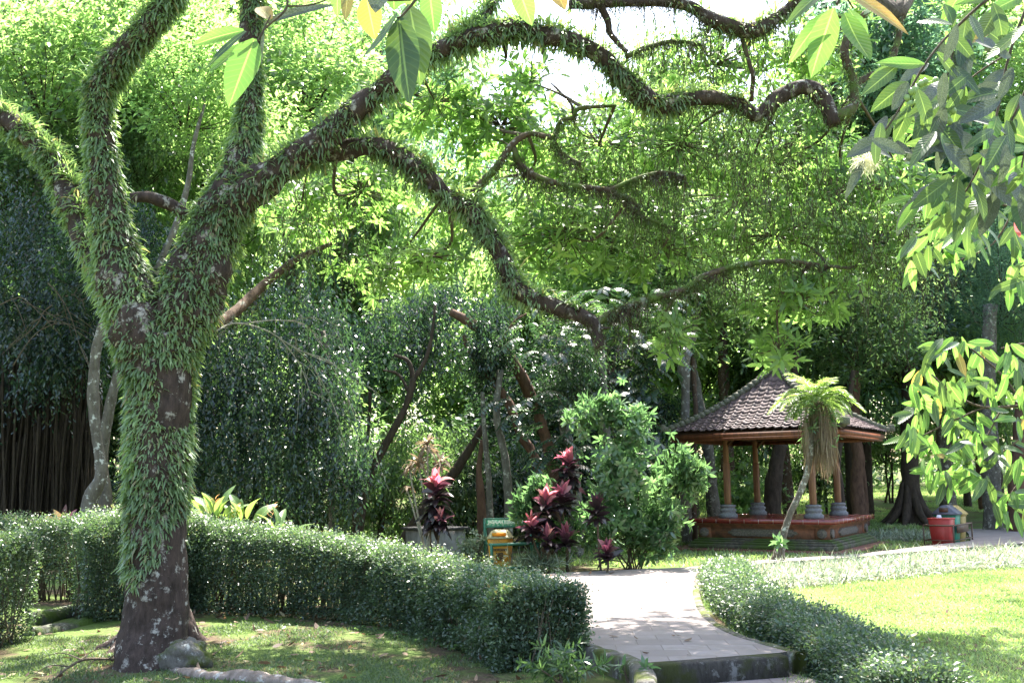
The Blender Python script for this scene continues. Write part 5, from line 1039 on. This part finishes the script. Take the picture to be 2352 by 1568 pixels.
ftree('orange brown trunk standing left of the thick pale grey one', [[(2258, 1150, 22, 38), (2252, 1080, 20, 38), (2250, 980, 18, 38), (2245, 850, 16, 38)]], [(2240, 700, 39, (3.2, 2.6, 3), 0, 'leaf_mid')], 'bark_red')
ftree('small dark trunk on the lit ground between bins and orange brown trunk', [[(2222, 1148, 20, 40), (2220, 1100, 14, 40), (2224, 1040, 12, 40), (2220, 900, 12, 40)]], [(2200, 760, 41, (3.2, 2.6, 3), 2, 'leaf_mid')], 'bark_dark')
# the forest behind: one by one, sharing crown meshes
NF = 0
def generic(x, Y, top, r, mats, lowc=False, trunkr=.16, label=None, group=None):
    b = np.array((x, Y, float(gz(x, Y)))); t = thing('forest_tree', label, 'tree', tuple(b), group=group); mb = MB(); lean = rng.normal(0, .5, 2)
    tube(mb, [(0, 0, -.1), (lean[0] * .3, lean[1] * .3, top * .3), (lean[0], lean[1], top * .6), (lean[0] * 1.1, lean[1], top * .9)], [trunkr * 1.4, trunkr, trunkr * .8, trunkr * .4], 10, 6, bumps=.2, bscale=2); mb.build('trunk', ['bark_dark', 'bark_grey', 'bark_brown', 'bark_pale'][rng.integers(4)], t, smooth=True)
    nl = 3 if top > 14 else 2 if top > 8 else 1
    for k in range(nl):
        z = top * (.92 - k * .25 if nl > 1 else .7) - r * .5; put_crown(t, CR[rng.integers(4)], (lean[0] + rng.normal(0, r * .25), lean[1] + rng.normal(0, r * .25), z), (r * rng.uniform(.9, 1.2), r * rng.uniform(.8, 1.0), r * rng.uniform(.85, 1.2)), mats[rng.integers(len(mats))])
    return t
LB = 'tall leafy tree in the near rows of the forest behind the garden'; LBS = {0: 'tall leafy tree standing beyond the banyan at the far left', 1: 'tall leafy tree showing behind the outermost leaning ferny limb', 2: 'tall leafy tree showing between the two upright ferny limbs', 5: 'shorter leafy tree below the patch of white sky', 6: 'tall leafy tree rising behind the peak of the pavilion roof',
       7: 'tall leafy tree behind the right half of the pavilion roof', 8: 'tall leafy tree standing beyond the sorting bins', 9: 'tall leafy tree beyond the far path at the right edge'}
LC = 'far forest tree glimpsed through the nearer trees'
for i, x in enumerate(np.arange(-14.5, 17, 3.4)):
    if -4.6 < x < -.2: continue
    if 0 < x < 4.5: top = 12.
    else: top = 17 + rng.uniform(-1.5, 2)
    generic(x + rng.normal(0, .4), 26.5 + rng.uniform(-1, 2) + (8.5 if x > 4.4 else 0), top, 2.9, ['leaf_bright', 'leaf_mid', 'leaf_bright', 'leaf_bright'], label=LBS.get(i, LB), group='forest trees behind the garden')
for i, x in enumerate(np.arange(-22, 24, 3.7)):
    generic(x + rng.normal(0, .5), 35 + rng.uniform(-2, 2.5), 21 + rng.uniform(-2, 2) - (9.5 if -1 < x < 8 else 0), 3.4, ['leaf_bright', 'leaf_bright', 'leaf_blue'], label=LC, group='far forest trees', trunkr=.2)
for i, x in enumerate(np.arange(-32, 34, 5.2)):
    generic(x + rng.normal(0, .6), 47 + rng.uniform(-3, 3), 25 + rng.uniform(-2, 3) - (11 if -2 < x < 11 else 0), 4.6, ['leaf_bright', 'leaf_blue', 'leaf_bright'], label=LC, group='far forest trees', trunkr=.25)
# understorey bushes
BL = ['dark bush behind the heliconias at the foot of the weeping tree', 'dark bush behind the middle of the long hedge left of the concrete tank', 'leafy bush at the foot of the dark slender forked tree', 'leafy bush in the shade right behind the crimson cordyline', 'dark bush directly behind the green notice board',
      'dark bush between the mottled trunks and the drooping shrub', 'dark bush hidden behind the crown of the large drooping shrub', 'leafy bush between the drooping shrub and the pavilion plinth', 'bright bush in the sunlit gap above the cordylines', 'leafy bush deep behind the curtain of weeping foliage', 'dark bush high behind the two crooked purple brown limbs',
      'dark bush behind the feather leaved tree', 'leafy bush behind the left eave of the pavilion', 'dark bush directly behind the ferny trunk', 'tall leafy bush behind the bare patch of the ferny trunk', 'leafy bush seen through the pavilion beside its right posts', 'leafy bush between the pavilion and the large buttressed trunk',
      'leafy bush seen through the left side of the pavilion', 'bright leafy bush above and behind the sorting bins', 'dark bush behind the hanging banyan roots', 'dark bush beyond the banyan roots at the very left edge']
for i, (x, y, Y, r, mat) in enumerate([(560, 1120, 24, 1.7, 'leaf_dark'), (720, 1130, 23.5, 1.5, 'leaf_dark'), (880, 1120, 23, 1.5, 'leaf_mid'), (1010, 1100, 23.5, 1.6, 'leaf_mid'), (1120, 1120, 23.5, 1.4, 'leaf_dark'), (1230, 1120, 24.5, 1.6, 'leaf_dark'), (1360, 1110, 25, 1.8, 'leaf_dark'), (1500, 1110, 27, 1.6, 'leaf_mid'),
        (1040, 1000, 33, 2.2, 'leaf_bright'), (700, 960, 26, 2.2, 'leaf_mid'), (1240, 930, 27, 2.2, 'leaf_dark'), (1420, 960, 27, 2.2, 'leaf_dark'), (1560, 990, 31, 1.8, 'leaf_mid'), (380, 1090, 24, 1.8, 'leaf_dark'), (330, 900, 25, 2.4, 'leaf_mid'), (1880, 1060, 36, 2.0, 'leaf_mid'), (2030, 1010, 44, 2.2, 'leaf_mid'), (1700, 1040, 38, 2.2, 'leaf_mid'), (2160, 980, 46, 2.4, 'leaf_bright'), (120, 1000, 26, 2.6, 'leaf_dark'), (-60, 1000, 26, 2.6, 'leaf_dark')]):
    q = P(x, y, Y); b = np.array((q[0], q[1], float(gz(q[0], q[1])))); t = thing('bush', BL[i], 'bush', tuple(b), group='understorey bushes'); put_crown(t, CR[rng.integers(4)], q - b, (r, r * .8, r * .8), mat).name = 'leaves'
    mb = MB(); 
    for k in range(3): tube(mb, [(rng.normal(0, .15), rng.normal(0, .15), -.1), (rng.normal(0, .2), rng.normal(0, .2), (q - b)[2] * .6), tuple((q - b) + rng.normal(0, .3, 3))], [.05, .04, .02], 7, 4)
    mb.build('stem', 'bark_dark', t, smooth=True)
# the farthest wood
mb = MB(); n = 60000; x = rng.uniform(-62, 62, n); z = rng.uniform(0, 1, n) ** 1.3 * 19; y = 60 + rng.uniform(0, 9, n); pos = np.c_[x, y, z + gz(x, y)]; k = vnoise(pos * [1, 1, 1], .35, 2) > -.32; pos = pos[k]; n = len(pos)
leaves(mb, pos, rng.normal(0, 1, (n, 3)) - UP * .4, UP + rng.normal(0, .6, (n, 3)), .62 * rng.uniform(.6, 1.3, n), .26, .1, v=np.clip(.5 + .6 * vnoise(pos, .3, 5) + rng.normal(0, .15, n), 0, 1))
tag(mb.build('far_woods', 'leaf_mid'), 'far wood seen through the trees', 'woods', kind='stuff')
# bright leafy trees top left
ftree('bright small leaved tree filling the top left corner', [[(60, 1230, 30, 23), (50, 900, 26, 23), (80, 500, 24, 23), (120, 250, 16, 23)]], [(110, 150, 22.5, (2.9, 1.8, 2.3), 2, 'leaf_bright'), (360, 90, 23.5, (2.6, 1.8, 2.0), 2, 'leaf_bright'), (330, 330, 23.5, (2.2, 1.4, 1.8), 0, 'leaf_mid'), (30, 420, 23, (2.2, 1.4, 1.7), 2, 'leaf_mid'), (700, 150, 24, (2.8, 1.8, 2.2), 2, 'leaf_bright')], 'bark_grey')

# ------------------------------------------------------------------ near branches that hang into the frame
MI = {'b': 0, 'g': 1, 'd': 2, 'y': 3, 'r': 4}; NM = ['near_bright', 'near_green', 'near_dusty', 'near_yellow', 'near_red']
def near_branch(label, twigs, lvs, group=None):
    """twigs: lists of (px, py, Y, width px); lvs: (base px,py, tip px,py, width, Y, colour[, dY of tip])"""
    f = twigs[0][0]; b = P(f[0], f[1], f[2]); t = thing('leafy_branch', label, 'branch', tuple(b), group=group); mb = MB()
    for tw in twigs: tube(mb, [P(x, y, Y) - b for x, y, Y, w_ in tw], [PX(w_, Y) / 2 for x, y, Y, w_ in tw], 7, 5, bumps=.15, bscale=30)
    mb.build('twig', 'twig', t, smooth=True); mb = MB()
    for L in lvs:
        x0, y0, x1, y1, w_, Y, c = L[:7]; dy = L[7] if len(L) > 7 else rng.normal(0, .03); a, e = P(x0, y0, Y) - b, P(x1, y1, Y + dy) - b; v = unit(np.array((0, -1, .25)) + rng.normal(0, .28, 3))
        big_leaf(mb, a, e, PX(w_, Y), v, rng.uniform(-.04, .10), rng.uniform(.05, .3), MI[c], rng.random(), wave=.02)
    mb.build('leaves', NM, t, smooth=True); return t
near_branch('near sprig with three bright backlit leaves hanging at the top left', [[(640, -40, 2.3, 7), (660, 15, 2.3, 6), (610, 65, 2.3, 5), (590, 95, 2.3, 5), (555, 105, 2.3, 4)], [(660, 15, 2.3, 5), (720, 10, 2.3, 4), (800, -20, 2.3, 4)], [(600, 80, 2.3, 4), (622, 35, 2.3, 3)]],
  [(585, 90, 525, 248, 84, 2.3, 'b'), (560, 70, 440, 105, 40, 2.32, 'b'), (556, 100, 480, 165, 46, 2.34, 'b'), (565, 72, 472, 160, 22, 2.3, 'g'), (622, 45, 590, 18, 42, 2.3, 'y'), (606, 55, 770, 12, 26, 2.32, 'd'), (605, 70, 600, 150, 14, 2.3, 'd'), (650, 0, 700, -30, 40, 2.3, 'g')])
near_branch('near sprig with a large dark hanging leaf and a yellow blotched one at top centre', [[(990, -60, 2.2, 9), (958, -5, 2.2, 8), (925, 35, 2.2, 6), (912, 42, 2.2, 5)], [(945, 0, 2.2, 5), (880, 0, 2.2, 5), (830, -20, 2.2, 4)]],
  [(918, 40, 942, 240, 92, 2.2, 'g'), (940, 10, 965, 200, 84, 2.23, 'g'), (912, 30, 832, 135, 34, 2.18, 'g'), (842, -8, 862, 92, 66, 2.26, 'y'), (985, -30, 998, 80, 58, 2.3, 'b'), (880, -40, 862, 30, 70, 2.2, 'd'), (800, -30, 792, 48, 34, 2.3, 'y'), (900, -30, 905, 25, 60, 2.25, 'b'), (930, -40, 950, 20, 50, 2.3, 'b'), (780, -40, 775, 40, 40, 2.4, 'b')])
near_branch('near sprig with two bright leaf tips at the top centre edge', [[(1240, -80, 2.2, 7), (1225, -45, 2.2, 5), (1180, -40, 2.2, 4)], [(1225, -45, 2.2, 5), (1270, -40, 2.2, 4)]], [(1185, -45, 1222, 60, 60, 2.2, 'b'), (1262, -50, 1298, 25, 56, 2.2, 'y')])
near_branch('near sprig of broad glowing leaves hanging left of the dusty foliage at top right', [[(1960, -80, 2.5, 8), (1935, -20, 2.5, 7), (1922, 12, 2.5, 6)], [(1935, -20, 2.5, 5), (1960, 20, 2.5, 4)]],
  [(1915, 20, 1862, 180, 74, 2.5, 'b'), (1905, 28, 1810, 150, 46, 2.55, 'b'), (1940, 30, 2000, 140, 68, 2.5, 'b'), (1950, 22, 1995, 100, 50, 2.55, 'b'), (1930, -30, 2088, 80, 52, 2.45, 'y'), (1900, -25, 1802, 62, 34, 2.5, 'g'), (1860, -50, 1900, 0, 60, 2.5, 'g')])
# dusty leaf mass at top right, on drooping twigs
tw = [[(2440, -60, 3.0, 12), (2300, -20, 3.0, 9), (2200, 60, 3.0, 7), (2130, 140, 3.0, 6), (2060, 260, 3.0, 5), (2010, 330, 3.0, 4)], [(2380, -40, 3.1, 9), (2320, 120, 3.1, 7), (2290, 260, 3.1, 6), (2250, 380, 3.1, 5), (2200, 470, 3.1, 4)], [(2420, 60, 3.2, 8), (2350, 220, 3.2, 6), (2300, 330, 3.2, 5), (2270, 440, 3.2, 4)],
      [(2200, 60, 3, 5), (2180, 160, 3, 4), (2150, 260, 3, 3), (2155, 330, 3, 3)], [(2320, 120, 3.1, 5), (2230, 180, 3.1, 4), (2170, 250, 3.1, 3)], [(2300, 330, 3.2, 4), (2200, 400, 3.2, 3), (2110, 450, 3.2, 3)], [(2430, 200, 2.9, 6), (2360, 330, 2.9, 5), (2340, 430, 2.9, 4)]]
lv = [(2225, 92, 2185, 245, 56, 3.0, 'd'), (2085, 190, 2048, 256, 36, 3.0, 'd'), (2060, 152, 1978, 220, 44, 3.0, 'g'), (2330, 395, 2352, 480, 60, 2.9, 'd'), (2250, 380, 2330, 480, 46, 3.0, 'd'), (2240, 95, 2300, 130, 56, 3.0, 'd'), (2200, 280, 2160, 370, 52, 3.0, 'd'), (2180, 295, 2100, 375, 50, 3.05, 'd'), (2110, 325, 2195, 340, 48, 3.0, 'd'),
      (2050, 280, 2110, 305, 34, 3.0, 'b'), (2130, 300, 2190, 338, 36, 3.1, 'b'), (2250, 350, 2352, 375, 40, 3.0, 'd'), (2180, 400, 2140, 480, 44, 3.0, 'g'), (2160, 440, 2130, 500, 40, 3.0, 'g'), (2200, 300, 2230, 360, 44, 3.05, 'd'), (2290, 20, 2250, 90, 50, 3.1, 'g'), (2350, -10, 2270, 30, 40, 3.1, 'b'), (2210, -20, 2160, 60, 36, 3.1, 'b'),
      (2170, 10, 2190, 65, 40, 3.1, 'g'), (2270, 80, 2210, 95, 32, 3.1, 'y'), (2352, 60, 2260, 140, 36, 3.0, 'b'), (2060, 160, 1995, 180, 34, 3.1, 'g'), (1985, 370, 1940, 460, 24, 3.0, 'd'), (2015, 320, 1958, 340, 30, 3.1, 'd'), (2005, 345, 2050, 365, 26, 3.1, 'd'), (2110, 460, 2060, 530, 30, 3., 'b'), (2290, 440, 2250, 545, 42, 3.1, 'd')]
for tw_ in tw:
    q = np.array([t_[:3] for t_ in tw_]); q = catmull(q, 4)
    for k in range(4, len(q), 1):
        for j in range(2):
            x, y, Y = q[k] + rng.normal(0, 8, 3) * [1, 1, .01]; a = rng.normal(PI / 2 + .15, .8); L = rng.uniform(60, 115); lv.append((x, y, x + L * math.cos(a), y + L * math.sin(a), L * rng.uniform(.32, .44), Y + rng.normal(0, .12), 'gdgbggd'[rng.integers(7)]))  # mostly dark leaves: the shade of this mass put into leaf colour
dl = near_branch('dusty grey green leaves on drooping twigs filling the top right corner', tw, lv); db = np.array(dl.location)
mb = MB()
for x, y in ((2105, 215), (2180, 240)):
    for k in range(16): c = P(x + rng.normal(0, 18), y + rng.normal(0, 13), 3.0) - db; blob(mb, c, (.011, .011, .012), seed=k, rough=.1, nu=8, nv=6); tube(mb, [c, P(x, y - 22, 3.0) - db], [.0015, .0015], 4, 1)
mb.build('flower_buds', 'berry', dl, smooth=True)
mb = MB(); n = 240; c = P(1988, 372, 3.0) - db; straps(mb, np.repeat(c[None], n, 0) + rng.normal(0, .014, (n, 3)), rng.normal(0, 1, (n, 3)) - UP * .5, .035, .0016, .1, prof=(1, 1, 1, .6)); mb.build('blossom', 'flower_cream', dl)
# bright drooping branch on the right, in front of the far path
tw = [[(2460, 940, 5.0, 10), (2352, 932, 5.0, 8), (2260, 935, 5.0, 6), (2190, 905, 5.0, 5), (2140, 860, 5.0, 4)], [(2352, 932, 5, 6), (2300, 860, 5, 5), (2230, 800, 5, 4)], [(2260, 935, 5, 5), (2180, 970, 5, 4), (2120, 1000, 5, 3)], [(2420, 1060, 5.1, 7), (2350, 1100, 5.1, 5), (2310, 1150, 5.1, 4), (2285, 1165, 5.1, 3)], [(2440, 800, 5, 6), (2352, 790, 5, 5), (2300, 800, 5, 4)], [(2300, 940, 5, 4), (2250, 1020, 5, 3), (2170, 1040, 5, 3), (2140, 1060, 5, 3)], [(2352, 1000, 5, 4), (2300, 1040, 5, 3)]]
lv = []
cl = [(2160, 800), (2200, 790), (2250, 800), (2130, 850), (2180, 870), (2230, 860), (2320, 800), (2345, 840), (2140, 920), (2110, 950), (2190, 940), (2120, 1000), (2150, 1040), (2200, 1010), (2250, 960), (2300, 900), (2330, 960), (2230, 1060), (2170, 1090), (2130, 1080), (2300, 1030), (2340, 1060), (2270, 1100), (2300, 1160), (2350, 1170), (2090, 985), (2270, 880), (2350, 900), (2205, 975), (2100, 890), (2240, 1010), (2320, 1130)]
for x, y in cl:
    Y = 5 + rng.normal(0, .2)
    for k in range(8):
        a = rng.normal(PI / 2, .75); L = rng.uniform(38, 70); x0, y0 = x + rng.normal(0, 12), y + rng.normal(0, 10); lv.append((x0, y0, x0 + L * math.cos(a), y0 + L * math.sin(a), L * rng.uniform(.28, .38), Y + rng.normal(0, .1), 'bbbbbggbgg'[rng.integers(10)] if rng.random() > .03 else 'y', rng.normal(0, .05)))
near_branch('bright drooping leafy branch at the right edge in front of the bins', tw, lv)
tw = [[(2430, 560, 4.6, 9), (2330, 480, 4.6, 6), (2250, 470, 4.6, 5), (2170, 500, 4.6, 4)], [(2330, 480, 4.6, 5), (2280, 560, 4.6, 4), (2200, 600, 4.6, 3)], [(2440, 640, 4.6, 5), (2352, 610, 4.6, 4), (2330, 650, 4.6, 3)]]; lv = []
for x, y in [(2150, 500), (2190, 520), (2230, 500), (2120, 560), (2180, 570), (2280, 490), (2320, 530), (2210, 450), (2300, 430), (2345, 600), (2335, 650), (2250, 540), (2100, 600), (2350, 440), (2160, 440)]:
    Y = 4.6 + rng.normal(0, .15)
    for k in range(6): a = rng.normal(PI / 2, .6); L = rng.uniform(45, 80); x0, y0 = x + rng.normal(0, 12), y + rng.normal(0, 10); lv.append((x0, y0, x0 + L * math.cos(a), y0 + L * math.sin(a), L * rng.uniform(.3, .4), Y + rng.normal(0, .1), 'bbgbgg'[rng.integers(6)], rng.normal(0, .05)))
lv.append((2335, 500, 2342, 545, 20, 4.5, 'r'))
near_branch('green leafy branch hanging just below the dusty leaves at the right edge', tw, lv)
HZ = 0
if HZ:
    hm = bpy.data.materials.new('air'); hm.use_nodes = True; t_ = hm.node_tree; t_.nodes.remove(t_.nodes['Principled BSDF']); pv = t_.nodes.new('ShaderNodeVolumePrincipled'); pv.inputs['Color'].default_value = (.86, .93, 1, 1); pv.inputs['Density'].default_value = HZ; pv.inputs['Anisotropy'].default_value = .3
    t_.links.new(pv.outputs[0], t_.nodes['Material Output'].inputs['Volume']); MATS['air'] = hm; mb = MB(); box(mb, (0, 80, -3), (250, 210, 45)); tag(mb.build('haze', 'air'), kind='stuff')
    SC.cycles.volume_bounces = 1
print('TRIS', sum(len(o.data.polygons) for o in bpy.data.objects if o.type == 'MESH'), 'unique', sum(len(m.polygons) for m in bpy.data.meshes))
